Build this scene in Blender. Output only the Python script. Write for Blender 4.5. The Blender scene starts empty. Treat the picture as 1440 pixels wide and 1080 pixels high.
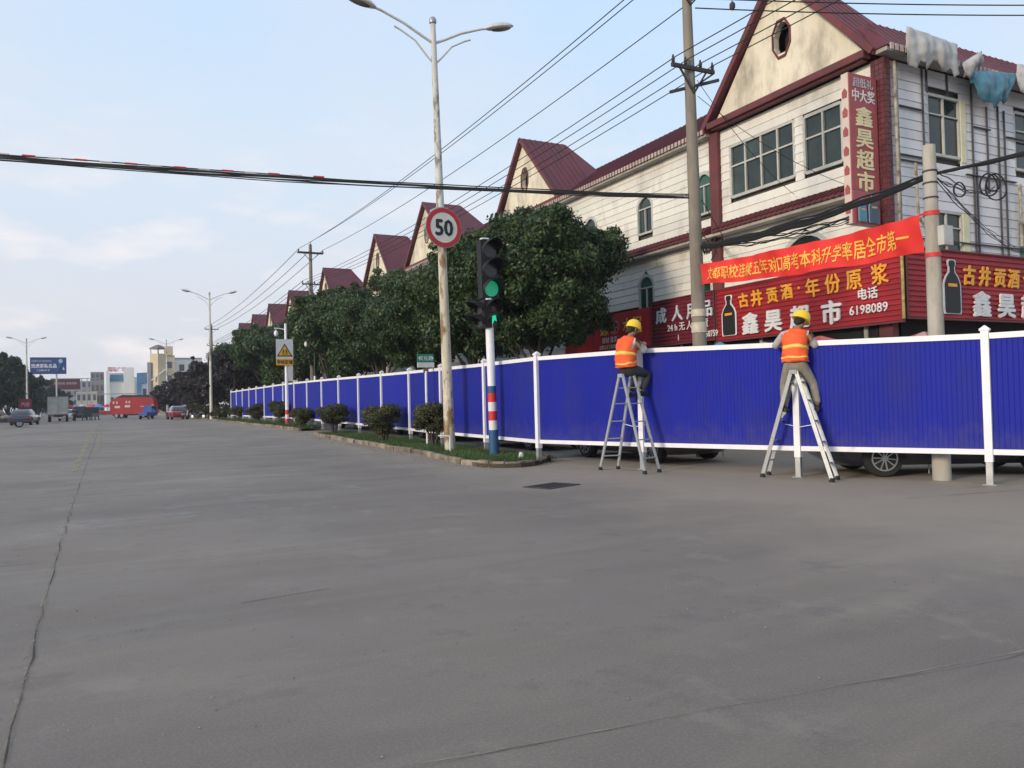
import bpy, math, random
import numpy as np
from mathutils import Vector, Matrix
R = math.radians
random.seed(7); rng = np.random.default_rng(7)
S = bpy.context.scene; COL = S.collection
V = Vector
# ------------------------------------------------------------ camera, world, sun
cam = bpy.data.cameras.new('camera'); camo = bpy.data.objects.new('camera', cam); COL.objects.link(camo)
cam.sensor_width = 36; cam.lens = 27.95; cam.clip_start = .05; cam.clip_end = 5000
pit, yaw, rol = R(1.18), R(27.04), R(1.4)
F = V((math.sin(yaw)*math.cos(pit), math.cos(yaw)*math.cos(pit), math.sin(pit)))
R0 = V((math.cos(yaw), -math.sin(yaw), 0)); U0 = R0.cross(F)
RR = R0*math.cos(rol) - U0*math.sin(rol); UU = U0*math.cos(rol) + R0*math.sin(rol)
m = Matrix((RR, UU, -F)).transposed().to_4x4(); m.translation = (0, 0, 1.5)
camo.matrix_world = m; S.camera = camo
W = bpy.data.worlds.new('World'); S.world = W; W.use_nodes = True
nt = W.node_tree; nt.nodes.clear()
SUN_EL, SUN_AZ = R(17), R(-104)          # azimuth from +Y towards +X
def N(t, ty, **k):
    n = t.nodes.new(ty)
    for a, b in k.items(): setattr(n, a, b)
    return n
def world():
    t = nt; L = t.links.new
    sky = N(t, 'ShaderNodeTexSky'); sky.sky_type = 'NISHITA'; sky.sun_disc = False
    sky.sun_elevation = SUN_EL; sky.sun_rotation = SUN_AZ; sky.air_density = 1.2; sky.dust_density = 3
    tc = N(t, 'ShaderNodeTexCoord'); sep = N(t, 'ShaderNodeSeparateXYZ'); L(tc.outputs['Generated'], sep.inputs[0])
    ramp = N(t, 'ShaderNodeValToRGB'); L(sep.outputs['Z'], ramp.inputs[0])     # thin high haze
    c = ramp.color_ramp; c.elements[0].position = 0; c.elements[0].color = (.64, .645, .70, 1)
    c.elements[1].position = .9; c.elements[1].color = (.44, .60, .84, 1)
    for p, q in ((.12, (.64, .67, .74)), (.28, (.57, .70, .84)), (.5, (.50, .67, .89))):
        e = c.elements.new(p); e.color = (*q, 1)
    mp = N(t, 'ShaderNodeMapping'); mp.inputs['Scale'].default_value = (1, 1, 2.6); L(tc.outputs['Generated'], mp.inputs[0])
    n1 = N(t, 'ShaderNodeTexNoise'); n1.inputs['Scale'].default_value = 2.3; n1.inputs['Detail'].default_value = 5; n1.inputs['Roughness'].default_value = .5
    n1.inputs['Distortion'].default_value = .4
    L(mp.outputs[0], n1.inputs['Vector'])
    r2 = N(t, 'ShaderNodeMapRange'); r2.inputs[1].default_value = .42; r2.inputs[2].default_value = .72; L(n1.outputs['Fac'], r2.inputs[0])
    mxc = N(t, 'ShaderNodeMixRGB'); mxc.inputs[2].default_value = (.72, .71, .76, 1)
    mm = N(t, 'ShaderNodeMath', operation='MULTIPLY'); mm.inputs[1].default_value = .6; L(r2.outputs[0], mm.inputs[0])
    L(mm.outputs[0], mxc.inputs[0]); L(ramp.outputs[0], mxc.inputs[1])
    # small puffs low over the horizon
    mp2 = N(t, 'ShaderNodeMapping'); mp2.inputs['Scale'].default_value = (1, 1, 3.2); mp2.inputs['Location'].default_value = (.31, .2, .1); L(tc.outputs['Generated'], mp2.inputs[0])
    n2 = N(t, 'ShaderNodeTexNoise'); n2.inputs['Scale'].default_value = 7; n2.inputs['Detail'].default_value = 6; L(mp2.outputs[0], n2.inputs['Vector'])
    r3 = N(t, 'ShaderNodeMapRange'); r3.inputs[1].default_value = .52; r3.inputs[2].default_value = .72; L(n2.outputs['Fac'], r3.inputs[0])
    zr = N(t, 'ShaderNodeMapRange'); zr.inputs[1].default_value = .36; zr.inputs[2].default_value = .16; L(sep.outputs['Z'], zr.inputs[0])
    m3 = N(t, 'ShaderNodeMath', operation='MULTIPLY'); L(r3.outputs[0], m3.inputs[0]); L(zr.outputs[0], m3.inputs[1])
    mx2 = N(t, 'ShaderNodeMixRGB'); mx2.inputs[2].default_value = (.86, .81, .82, 1); L(m3.outputs[0], mx2.inputs[0]); L(mxc.outputs[0], mx2.inputs[1])
    sc = N(t, 'ShaderNodeVectorMath', operation='SCALE'); sc.inputs['Scale'].default_value = 12.7; L(mx2.outputs[0], sc.inputs[0])
    fin = N(t, 'ShaderNodeMixRGB'); fin.inputs[0].default_value = .88; L(sky.outputs[0], fin.inputs[1]); L(sc.outputs[0], fin.inputs[2])
    bg = N(t, 'ShaderNodeBackground'); bg.inputs['Strength'].default_value = .1; L(fin.outputs[0], bg.inputs[0])
    o = N(t, 'ShaderNodeOutputWorld'); L(bg.outputs[0], o.inputs[0])
world()
sl = bpy.data.lights.new('sun', 'SUN'); sl.energy = 2.6; sl.angle = R(12); sl.color = (1, .84, .64)
so = bpy.data.objects.new('sun', sl); COL.objects.link(so)
sd = V((math.sin(SUN_AZ)*math.cos(SUN_EL), math.cos(SUN_AZ)*math.cos(SUN_EL), math.sin(SUN_EL)))
so.rotation_euler = sd.to_track_quat('Z', 'Y').to_euler()
S.view_settings.view_transform = 'Standard'; S.view_settings.look = 'None'; S.view_settings.gamma = 1; S.view_settings.exposure = 0
S.view_settings.use_curve_mapping = False
S.cycles.max_bounces = 6; S.cycles.transparent_max_bounces = 12

# ------------------------------------------------------------ materials
MATS = {}
def mat(name, col, rough=.7, var=.12, scale=3., bump=0., bscale=40., metal=0., col2=None, spot=None, rnd=0., emit=None, coat=0., stretch=None, island=0., alpha_noise=None):
    if name in MATS: return MATS[name]
    M = bpy.data.materials.new(name); M.use_nodes = True; t = M.node_tree; L = t.links.new
    b = t.nodes['Principled BSDF']; b.inputs['Roughness'].default_value = rough; b.inputs['Metallic'].default_value = metal
    b.inputs['Coat Weight'].default_value = coat
    g = N(t, 'ShaderNodeNewGeometry'); vec = g.outputs['Position']
    if stretch:
        mp = N(t, 'ShaderNodeMapping'); mp.inputs['Scale'].default_value = stretch; L(vec, mp.inputs[0]); vec = mp.outputs[0]
    n = N(t, 'ShaderNodeTexNoise'); n.inputs['Scale'].default_value = scale; n.inputs['Detail'].default_value = 6; n.inputs['Roughness'].default_value = .6; L(vec, n.inputs['Vector'])
    r = N(t, 'ShaderNodeMapRange'); r.inputs[1].default_value = .3; r.inputs[2].default_value = .7; L(n.outputs['Fac'], r.inputs[0])
    mx = N(t, 'ShaderNodeMixRGB'); L(r.outputs[0], mx.inputs[0])
    c2 = col2 or tuple(c*(1-var*1.6) for c in col); c1 = col if col2 else tuple(min(1, c*(1+var*.5)) for c in col)
    mx.inputs[1].default_value = (*c1, 1); mx.inputs[2].default_value = (*c2, 1); out = mx.outputs[0]
    if spot:      # (colour, scale, lo, hi): patches of dirt or wear
        n3 = N(t, 'ShaderNodeTexNoise'); n3.inputs['Scale'].default_value = spot[1]; n3.inputs['Detail'].default_value = 7; n3.inputs['Roughness'].default_value = .65
        L(vec, n3.inputs['Vector'])
        r3 = N(t, 'ShaderNodeMapRange'); r3.inputs[1].default_value = spot[2]; r3.inputs[2].default_value = spot[3]; L(n3.outputs['Fac'], r3.inputs[0])
        m3 = N(t, 'ShaderNodeMixRGB'); L(r3.outputs[0], m3.inputs[0]); L(out, m3.inputs[1]); m3.inputs[2].default_value = (*spot[0], 1); out = m3.outputs[0]
    if rnd or island:
        if island: rv = g.outputs['Random Per Island']; amt = island
        else:
            oi = N(t, 'ShaderNodeObjectInfo'); rv = oi.outputs['Random']; amt = rnd
        rr = N(t, 'ShaderNodeMapRange'); rr.inputs[3].default_value = 1-amt; rr.inputs[4].default_value = 1+amt; L(rv, rr.inputs[0])
        vm = N(t, 'ShaderNodeVectorMath', operation='SCALE'); L(out, vm.inputs[0]); L(rr.outputs[0], vm.inputs['Scale']); out = vm.outputs[0]
    L(out, b.inputs['Base Color'])
    if bump:
        nb = N(t, 'ShaderNodeTexNoise'); nb.inputs['Scale'].default_value = bscale; nb.inputs['Detail'].default_value = 4; L(vec, nb.inputs['Vector'])
        bp = N(t, 'ShaderNodeBump'); bp.inputs['Strength'].default_value = min(1, bump); bp.inputs['Distance'].default_value = .02; L(nb.outputs['Fac'], bp.inputs['Height']); L(bp.outputs[0], b.inputs['Normal'])
    if emit:
        b.inputs['Emission Color'].default_value = (*emit[0], 1); b.inputs['Emission Strength'].default_value = emit[1]
    if alpha_noise:
        na = N(t, 'ShaderNodeTexNoise'); na.inputs['Scale'].default_value = alpha_noise[0]; na.inputs['Detail'].default_value = 8; na.inputs['Roughness'].default_value = .7; L(g.outputs['Position'], na.inputs['Vector'])
        ra = N(t, 'ShaderNodeMapRange'); ra.inputs[1].default_value = alpha_noise[1]; ra.inputs[2].default_value = alpha_noise[2]; ra.inputs[4].default_value = alpha_noise[3] if len(alpha_noise) > 3 else 1
        L(na.outputs['Fac'], ra.inputs[0]); L(ra.outputs[0], b.inputs['Alpha'])
    MATS[name] = M; return M
def leafmat(name, c1, c2, c3=None, trans=.25):
    M = bpy.data.materials.new(name); M.use_nodes = True; t = M.node_tree; L = t.links.new; b = t.nodes['Principled BSDF']
    b.inputs['Roughness'].default_value = .5
    g = N(t, 'ShaderNodeNewGeometry'); r = N(t, 'ShaderNodeValToRGB'); L(g.outputs['Random Per Island'], r.inputs[0])
    r.color_ramp.elements[0].color = (*c1, 1); r.color_ramp.elements[1].color = (*c2, 1)
    if c3: e = r.color_ramp.elements.new(.9); e.color = (*c2, 1); r.color_ramp.elements[-1].color = (*c3, 1)
    n = N(t, 'ShaderNodeTexNoise'); n.inputs['Scale'].default_value = .9; n.inputs['Detail'].default_value = 3; L(g.outputs['Position'], n.inputs['Vector'])
    rr = N(t, 'ShaderNodeMapRange'); rr.inputs[1].default_value = .3; rr.inputs[2].default_value = .7; rr.inputs[3].default_value = .6; rr.inputs[4].default_value = 1.35; L(n.outputs['Fac'], rr.inputs[0])
    vm = N(t, 'ShaderNodeVectorMath', operation='SCALE'); L(r.outputs[0], vm.inputs[0]); L(rr.outputs[0], vm.inputs['Scale'])
    L(vm.outputs[0], b.inputs['Base Color'])
    tr = N(t, 'ShaderNodeBsdfTranslucent'); L(vm.outputs[0], tr.inputs[0]); mx = N(t, 'ShaderNodeMixShader'); mx.inputs[0].default_value = trans
    L(b.outputs[0], mx.inputs[1]); L(tr.outputs[0], mx.inputs[2]); L(mx.outputs[0], t.nodes['Material Output'].inputs[0])
    MATS[name] = M; return M
leaf_g = leafmat('leaf_green', (.020, .046, .014), (.055, .100, .026), (.14, .19, .05))
leaf_d = leafmat('leaf_dark', (.012, .022, .014), (.026, .04, .02), (.045, .055, .02))
leaf_p = leafmat('leaf_plum', (.014, .010, .014), (.03, .018, .022), (.03, .035, .018))
leaf_b = leafmat('leaf_bush', (.035, .06, .018), (.085, .085, .03), (.22, .09, .045))
grassm = leafmat('grass_blade', (.04, .085, .02), (.075, .14, .035), (.17, .16, .07))
bark = mat('bark', (.09, .07, .055), .9, .3, 8, .6, 30)
def road_mat():
    M = bpy.data.materials.new('worn_concrete'); M.use_nodes = True; t = M.node_tree; L = t.links.new; b = t.nodes['Principled BSDF']
    g = N(t, 'ShaderNodeNewGeometry'); P = g.outputs['Position']
    def noise(sc, det=5, ro=.6, st=None, dist=0):
        v = P
        if st: mp = N(t, 'ShaderNodeMapping'); mp.inputs['Scale'].default_value = st; mp.inputs['Rotation'].default_value = (0, 0, R(24)); L(P, mp.inputs[0]); v = mp.outputs[0]
        n = N(t, 'ShaderNodeTexNoise'); n.inputs['Scale'].default_value = sc; n.inputs['Detail'].default_value = det; n.inputs['Roughness'].default_value = ro; n.inputs['Distortion'].default_value = dist; L(v, n.inputs['Vector']); return n.outputs['Fac']
    def mr(x, a, c, lo=0, hi=1):
        r = N(t, 'ShaderNodeMapRange'); r.inputs[1].default_value = a; r.inputs[2].default_value = c; r.inputs[3].default_value = lo; r.inputs[4].default_value = hi; L(x, r.inputs[0]); return r.outputs[0]
    def mix(f, a, c):
        m = N(t, 'ShaderNodeMixRGB'); L(f, m.inputs[0]); L(a, m.inputs[1]) if not isinstance(a, tuple) else setattr(m.inputs[1], 'default_value', (*a, 1))
        m.inputs[2].default_value = (*c, 1); return m.outputs[0]
    c = mix(mr(noise(.16, 6), .35, .65), (.145, .116, .093), (.228, .184, .148))
    c = mix(mr(noise(1.1, 6, .6, (.14, 1, 1), .5), .50, .72, 0, .5), c, (.112, .092, .078))      # long rubbed tyre sweeps
    c = mix(mr(noise(.8, 7, .68, (.16, 1, 1), .7), .54, .72, 0, .45), c, (.30, .245, .19))    # dusty sweeps
    c = mix(mr(noise(1.3, 8, .72), .55, .66, 0, .5), c, (.105, .092, .082))
    c = mix(mr(noise(.9, 8, .74, (1.1, .9, 1)), .56, .64, 0, .4), c, (.27, .225, .18))      # scaled pale patches
    c = mix(mr(noise(60, 3, .7), .45, .75, 0, .35), c, (.33, .30, .265))
    sx = N(t, 'ShaderNodeSeparateXYZ'); L(P, sx.inputs[0])
    # dust near the kerb, following x plus noise
    w = N(t, 'ShaderNodeMath', operation='ADD'); L(sx.outputs['X'], w.inputs[0]); L(mr(noise(.6, 5), .2, .8, -1.3, 1.3), w.inputs[1])
    c = mix(mr(w.outputs[0], 5.6, 8.6, 0, .75), c, (.33, .27, .20))
    L(c, b.inputs['Base Color']); b.inputs['Roughness'].default_value = .72
    L(mr(noise(.7, 5), .3, .7, .6, .85), b.inputs['Roughness'])
    bp = N(t, 'ShaderNodeBump'); bp.inputs['Strength'].default_value = .35; bp.inputs['Distance'].default_value = .008; L(noise(75, 5, .75), bp.inputs['Height']); L(bp.outputs[0], b.inputs['Normal'])
    MATS['road'] = M; return M
roadm = road_mat()
pavem = mat('pavement_concrete', (.20, .185, .17), .85, .25, 1.2, .3, 40, spot=((.11, .105, .1), 1.5, .5, .7))
soil = mat('soil', (.11, .09, .06), .95, .3, 4, .6, 30)
kerbm = mat('kerb_concrete', (.25, .205, .15), .9, .3, 3, .5, 30, spot=((.12, .095, .07), 3, .45, .65), rnd=.28)
blue = mat('blue_sheet', (.006, .014, .29), .6, .08, 1.5, 0, spot=((.018, .022, .20), 1.4, .48, .8), stretch=(1, 1, .35), rnd=.10)
def dusty_blue():
    t = blue.node_tree; L = t.links.new; b = t.nodes['Principled BSDF']; b.inputs['Specular IOR Level'].default_value = .2; src = b.inputs['Base Color'].links[0].from_socket
    g = N(t, 'ShaderNodeNewGeometry'); sx = N(t, 'ShaderNodeSeparateXYZ'); L(g.outputs['Position'], sx.inputs[0])
    n = N(t, 'ShaderNodeTexNoise'); n.inputs['Scale'].default_value = 5; n.inputs['Detail'].default_value = 8; n.inputs['Roughness'].default_value = .7; L(g.outputs['Position'], n.inputs['Vector'])
    a = N(t, 'ShaderNodeMath', operation='MULTIPLY_ADD'); a.inputs[1].default_value = 1.3; L(n.outputs['Fac'], a.inputs[0]); r0 = N(t, 'ShaderNodeMath', operation='MULTIPLY'); r0.inputs[1].default_value = -1; L(sx.outputs['Z'], r0.inputs[0]); L(r0.outputs[0], a.inputs[2])
    r = N(t, 'ShaderNodeMapRange'); r.inputs[1].default_value = -.35; r.inputs[2].default_value = .35; r.inputs[4].default_value = .38; L(a.outputs[0], r.inputs[0])
    m_ = N(t, 'ShaderNodeMixRGB'); L(r.outputs[0], m_.inputs[0]); L(src, m_.inputs[1]); m_.inputs[2].default_value = (.10, .09, .13, 1); L(m_.outputs[0], b.inputs['Base Color'])
dusty_blue()
white_s = mat('white_enamel', (.80, .80, .84), .45, .06, 4, spot=((.55, .53, .5), 3, .62, .85))
galv = mat('galvanised_steel', (.42, .43, .44), .5, .2, 8, metal=.5)
alu = mat('aluminium', (.40, .42, .43), .5, .12, 20, metal=.35)
blackr = mat('black_rubber', (.02, .02, .02), .8, .2)
siding_w = mat('siding_cream', (.78, .76, .69), .6, .07, 1.5, 0, spot=((.44, .40, .33), 1.3, .52, .82), rnd=.05, stretch=(1, 1, .5))
siding_s = mat('siding_shaded', (.70, .69, .70), .6, .07, 1.5, 0, spot=((.42, .40, .38), 1.1, .55, .85), rnd=.07, stretch=(1, 1, .5))  # the front cladding again, its colour greyed for the shaded side wall
wallcore = mat('wall_core', (.10, .09, .08), .9, .2)
stucco = mat('stucco_cream', (.76, .70, .55), .9, .12, .7, .35, 18, spot=((.27, .24, .19), .9, .47, .70), stretch=(1, 1, .45))
redroof = mat('roof_red', (.13, .024, .034), .62, .2, 1.2, .0, spot=((.10, .025, .03), .6, .5, .7))
redtrim = mat('trim_red', (.15, .034, .038), .7, .22, 2, .2, 30, spot=((.10, .04, .04), 2, .5, .75))
soffit = mat('soffit', (.42, .39, .35), .8, .2, 2)
glass = mat('window_glass', (.032, .045, .040), .1, .35, 1.2, rnd=.5)
glass_g = mat('window_glass_green', (.025, .09, .06), .12, .35, 1.2, rnd=.4)
wframe = mat('window_frame', (.50, .50, .46), .55, .12)
rec_shade = mat('recess_shade', (.015, .014, .016), .9, .3)  # near-black colour standing in for the shade inside openings and recesses
sign_red = mat('sign_red', (.36, .016, .026), .55, .15, 1.2, spot=((.19, .014, .022), 1.5, .5, .8))
sign_maroon = mat('sign_maroon', (.16, .013, .03), .55, .15, 1.2)
sign_cloth = mat('sign_cloth_red', (.50, .015, .02), .7, .12, 1)
banner_m = mat('banner_red', (.74, .028, .022), .7, .08, 1)
yel = mat('letter_gold', (.85, .38, .03), .55, .15, 6)
yelb = mat('letter_yellow', (.88, .50, .08), .6, .08, 6)
whl = mat('letter_white', (.72, .72, .72), .6, .12, 6)
lblack = mat('letter_black', (.012, .012, .014), .6, .05)
rust = mat('peeling_paint', (.66, .61, .48), .8, .22, 3, .5, 25, spot=((.24, .15, .07), 3.6, .50, .58), stretch=(1, 1, .35))
polew = mat('pole_white_paint', (.66, .66, .62), .6, .10, 5, spot=((.38, .34, .28), 4, .55, .75), stretch=(1, 1, .3))
polep = mat('pole_peeling_white', (.62, .62, .58), .7, .15, 5, .4, 25, spot=((.24, .21, .17), 4.2, .50, .58), stretch=(1, 1, .4))
concp = mat('pole_concrete', (.25, .22, .18), .9, .18, 3, .4, 30, spot=((.14, .12, .10), 2.2, .52, .75), stretch=(1, 1, .3))
concl = mat('pole_concrete_pale', (.42, .40, .35), .9, .15, 3, .4, 30, spot=((.26, .20, .14), 2.2, .52, .75), stretch=(1, 1, .3))
black = mat('black_cable', (.012, .012, .013), .7, .1)
iron = mat('dark_iron', (.05, .043, .04), .7, .25, 10)
def plain(n, c, r=.6, v=.08, **k): return mat(n, c, r, v, 4, **k)

# ------------------------------------------------------------ builders
def tag(o, label=None, cat=None, group=None, kind=None):
    if label: o['label'] = label
    if cat: o['category'] = cat
    if group: o['group'] = group
    if kind: o['kind'] = kind
    return o
def thing(name, label, cat, loc=(0, 0, 0), rz=0, group=None):
    o = bpy.data.objects.new(name, None); COL.objects.link(o); o.location = loc; o.rotation_euler = (0, 0, rz); o.empty_display_size = .2
    return tag(o, label, cat, group)
def copy_tree(o, parent=None):
    c = o.copy(); COL.objects.link(c)
    if parent is not None: c.parent = parent
    for ch in [x for x in S.objects if x.parent == o]: copy_tree(ch, c)
    return c
class MB:
    def __init__(s): s.v = []; s.f = []; s.M = Matrix()
    def add(s, vs, fs):
        b = len(s.v); s.v += [tuple(s.M @ V(p)) for p in vs]; s.f += [tuple(b+i for i in q) for q in fs]; return s
    def box(s, x0, x1, y0, y1, z0, z1):
        return s.add([(x0, y0, z0), (x1, y0, z0), (x1, y1, z0), (x0, y1, z0), (x0, y0, z1), (x1, y0, z1), (x1, y1, z1), (x0, y1, z1)],
                     [(0, 3, 2, 1), (4, 5, 6, 7), (0, 1, 5, 4), (1, 2, 6, 5), (2, 3, 7, 6), (3, 0, 4, 7)])
    def prism(s, a, b):      # two matching rings of points -> closed solid
        n = len(a); return s.add(list(a)+list(b), [tuple(range(n))[::-1], tuple(range(n, 2*n))]+[(i, (i+1) % n, n+(i+1) % n, n+i) for i in range(n)])
    def rings(s, rs, cap=True):
        n = len(rs[0]); vs = [p for r in rs for p in r]; fs = []
        for k in range(len(rs)-1):
            for i in range(n): fs.append((k*n+i, k*n+(i+1) % n, (k+1)*n+(i+1) % n, (k+1)*n+i))
        if cap: fs.append(tuple(range(n))[::-1]); fs.append(tuple((len(rs)-1)*n+i for i in range(n)))
        return s.add(vs, fs)
    def tube(s, pts, r, n=8, sq=False):
        pts = [V(p) for p in pts]; rs = r if isinstance(r, (list, tuple)) else [r]*len(pts)
        up = None; out = []
        for i, p in enumerate(pts):
            t = (pts[min(i+1, len(pts)-1)]-pts[max(i-1, 0)]).normalized()
            if up is None: up = V((0, 0, 1)) if abs(t.z) < .9 else V((0, 1, 0))
            a = t.cross(up).normalized(); c = a.cross(t).normalized(); up = c
            off = math.pi/4 if sq else 0
            out.append([p+(a*math.cos(off+2*math.pi*k/n)+c*math.sin(off+2*math.pi*k/n))*rs[i] for k in range(n)])
        return s.rings(out)
    def beam(s, p, q, w, h):      # rectangular bar, w sideways, h upwards
        p, q = V(p), V(q); t = (q-p).normalized(); up = V((0, 0, 1)) if abs(t.z) < .97 else V((0, 1, 0))
        a = t.cross(up).normalized()*(w/2); c = a.cross(t).normalized()*(h/2)
        return s.prism([p-a-c, p+a-c, p+a+c, p-a+c], [q-a-c, q+a-c, q+a+c, q-a+c])
    def lathe(s, prof, n=16, c=(0, 0, 0)):
        return s.rings([[(c[0]+r*math.cos(2*math.pi*k/n), c[1]+r*math.sin(2*math.pi*k/n), c[2]+z) for k in range(n)] for r, z in prof])
    def ball(s, c, r, n=12, k=8, sc=(1, 1, 1)):
        return s.rings([[(c[0]+sc[0]*r*math.sin(t)*math.cos(2*math.pi*i/n), c[1]+sc[1]*r*math.sin(t)*math.sin(2*math.pi*i/n), c[2]-sc[2]*r*math.cos(t)) for i in range(n)]
                        for t in [max(.02, min(math.pi-.02, math.pi*j/k)) for j in range(k+1)]])
    def fb(s, fr, u0, u1, n0, n1, z0, z1):
        o, u, n = fr; P = lambda a, b, z: o+u*a+n*b+V((0, 0, z))
        q = [P(u0, n0, z0), P(u1, n0, z0), P(u1, n1, z0), P(u0, n1, z0)]
        return s.prism(q, [p+V((0, 0, z1-z0)) for p in q])
    def build(s, name, mt, parent=None, smooth=True, world=False, ang=38):
        me = bpy.data.meshes.new(name); vs = s.v
        if world and parent is not None:
            q = parent; mw = Matrix.Translation(q.location) @ q.rotation_euler.to_matrix().to_4x4()
            while q.parent is not None:
                q = q.parent; mw = Matrix.Translation(q.location) @ q.rotation_euler.to_matrix().to_4x4() @ mw
            inv = mw.inverted(); vs = [tuple(inv @ V(p)) for p in vs]
        me.from_pydata(vs, [], s.f); me.materials.append(mt)
        if smooth: me.shade_smooth(); me.set_sharp_from_angle(angle=R(ang))
        o = bpy.data.objects.new(name, me); COL.objects.link(o)
        if parent is not None: o.parent = parent
        return o
def struct(o): o['kind'] = 'structure'; return o
def text_mb(s, size, origin, xd, zd, bold=.012, depth=.01, sx=1., center=True, warp=None):
    c = bpy.data.curves.new('t', 'FONT'); c.body = s; c.size = 1; c.offset = 0; c.resolution_u = 2; c.extrude = .5
    if center: c.align_x = 'CENTER'
    o = bpy.data.objects.new('t', c); COL.objects.link(o)
    me = bpy.data.meshes.new_from_object(o.evaluated_get(bpy.context.evaluated_depsgraph_get()))
    bpy.data.objects.remove(o); bpy.data.curves.remove(c)
    xd, zd, origin = V(xd).normalized(), V(zd).normalized(), V(origin); nd = xd.cross(zd)
    b = MB(); k = max(0, bold-.006)*1.5; sh = [(0, 0)] if k < .004 else [(-k, 0), (k, 0), (0, k*.8), (0, -k*.8)]
    for i, (dx, dy) in enumerate(sh):      # heavier strokes: the glyph repeated a hair apart
        vs = []
        for v in me.vertices:
            a, h, d = (v.co.x+dx)*size*sx, (v.co.y+dy)*size, (v.co.z+.5)*depth+i*.0012
            vs.append(warp(a, h, d) if warp else origin+xd*a+zd*h+nd*d)
        b.add(vs, [tuple(p.vertices) for p in me.polygons])
    bpy.data.meshes.remove(me); return b
def chars(s, mt, parent, size, start, step, zd=(0, 0, 1), bold=.014, depth=.03, sx=1., name='character'):
    start, step = V(start), V(step); xd = V((step.x, step.y, 0)).normalized() if V((step.x, step.y, 0)).length > .01 else V((1, 0, 0))
    for i, ch in enumerate(s):
        if ch != ' ': text_mb(ch, size, start+step*i, xd, zd, bold, depth, sx).build(name, mt, parent, smooth=False, world=True)
def zg(y):
    t = min(1, max(0, (y-14)/36)); return .3*t*t*(3-2*t)

# ------------------------------------------------------------ ground
def sheet(name, mt, xs, ys, dz=0., xf=None):
    vs, fs = [], []
    for y in ys:
        for x in (xs(y) if callable(xs) else xs): vs.append((x, y, zg(y)+dz))
    n = len(vs)//len(ys)
    for j in range(len(ys)-1):
        for i in range(n-1): fs.append((j*n+i, j*n+i+1, (j+1)*n+i+1, (j+1)*n+i))
    me = bpy.data.meshes.new(name); me.from_pydata(vs, [], fs); me.materials.append(mt); me.shade_smooth()
    o = bpy.data.objects.new(name, me); COL.objects.link(o); return struct(o)
YS = [-1500, -200, -40, 0, 10]+list(np.arange(13, 52, 1.5))+[60, 80, 120, 200, 400, 1500]
farground = mat('far_ground', (.16, .15, .14), .9, .2, .2)
sheet('ground', farground, [-1500, -300, -60, -20, 0, 20, 60, 300, 1500], YS, -.02)
sheet('road', roadm, [-13.5, -6, 0, 6, 12, 40], [-60, -20, 0, 10]+list(np.arange(13, 52, 1.5))+[60, 80, 120, 180, 240], 0)
sheet('pavement', pavem, [9.85, 14, 19.1], list(np.arange(17.5, 52, 1.5))+[60, 80, 120, 170], .012)
sheet('pavement', pavem, [-30, -20, -13.6], [-60, 0, 13, 25, 40, 50, 60, 80, 120, 240], .12)
# verge beds: kerb stones, soil, grass
def edge_x(y):      # road-side edge of the bed
    pts = [(15.9, 7.75), (17.2, 7.45), (21, 7.85), (26, 7.9), (34.4, 7.95), (39.9, 8.45), (56, 8.5), (86, 9.1), (140, 9.4)]
    return float(np.interp(y, [p[0] for p in pts], [p[1] for p in pts]))
def bed(y0, y1, name_lab, tipped):
    ys = np.arange(y0, y1, .8 if y1 < 60 else 3.); ys = list(ys)+[y1]
    o = sheet('verge_soil', soil, lambda y: [edge_x(y)+.12, 9.65], ys, .10)
    # road-side kerb stones as individual pieces of the setting
    k = 0; y = y0
    while y < y1-.05:
        L_ = random.uniform(.75, 1.05) if y < 50 else 3.; e = min(y1, y+L_)
        if y < 60 or k % 1 == 0:
            b = MB(); g = random.uniform(.01, .03); j = random.uniform(-.02, .02); h = random.uniform(.115, .15)
            xa, xb = edge_x(y)+j, edge_x(e)+j
            a = [(xa, y+g, zg(y)-.05), (xa+.14, y+g, zg(y)-.05), (xa+.14, y+g, zg(y)+h), (xa+.025, y+g, zg(y)+h), (xa, y+g, zg(y)+h-.03)]
            c = [(xb, e-g, zg(e)-.05), (xb+.14, e-g, zg(e)-.05), (xb+.14, e-g, zg(e)+h), (xb+.025, e-g, zg(e)+h), (xb, e-g, zg(e)+h-.03)]
            b.prism(a, c).build('kerb_stone', kerbm, o, smooth=False)
        y = e; k += 1
    return o
b1 = bed(16.6, 34.4, '', True); b2 = bed(39.6, 140, '', False)
# rounded nose of the near bed
nose = [(7.52, 16.6), (7.6, 16.15), (7.85, 15.85), (8.2, 15.72), (8.6, 15.82), (8.95, 16.15), (9.3, 16.5), (9.65, 16.9)]
MB().prism([(x, y, -.02) for x, y in nose]+[(9.65, 17.5, -.02), (7.6, 17.5, -.02)], [(x, y, .095) for x, y in nose]+[(9.65, 17.5, .095), (7.6, 17.5, .095)]).build('nose_soil', soil, b1, smooth=False)
for i in range(len(nose)-1):
    p, q = V((*nose[i], 0)), V((*nose[i+1], 0)); t = (q-p).normalized(); n_ = V((-t.y, t.x, 0)); h = random.uniform(.11, .16)
    p += t*.015; q -= t*.015; mat_k = kerbm
    MB().prism([p+V((0, 0, -.05)), q+V((0, 0, -.05)), q+n_*.15+V((0, 0, -.05)), p+n_*.15+V((0, 0, -.05))],
               [p+V((0, 0, h)), q+V((0, 0, h)), q+n_*.15+V((0, 0, h)), p+n_*.15+V((0, 0, h))]).build('kerb_stone', kerbm, b1, smooth=False)
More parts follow.
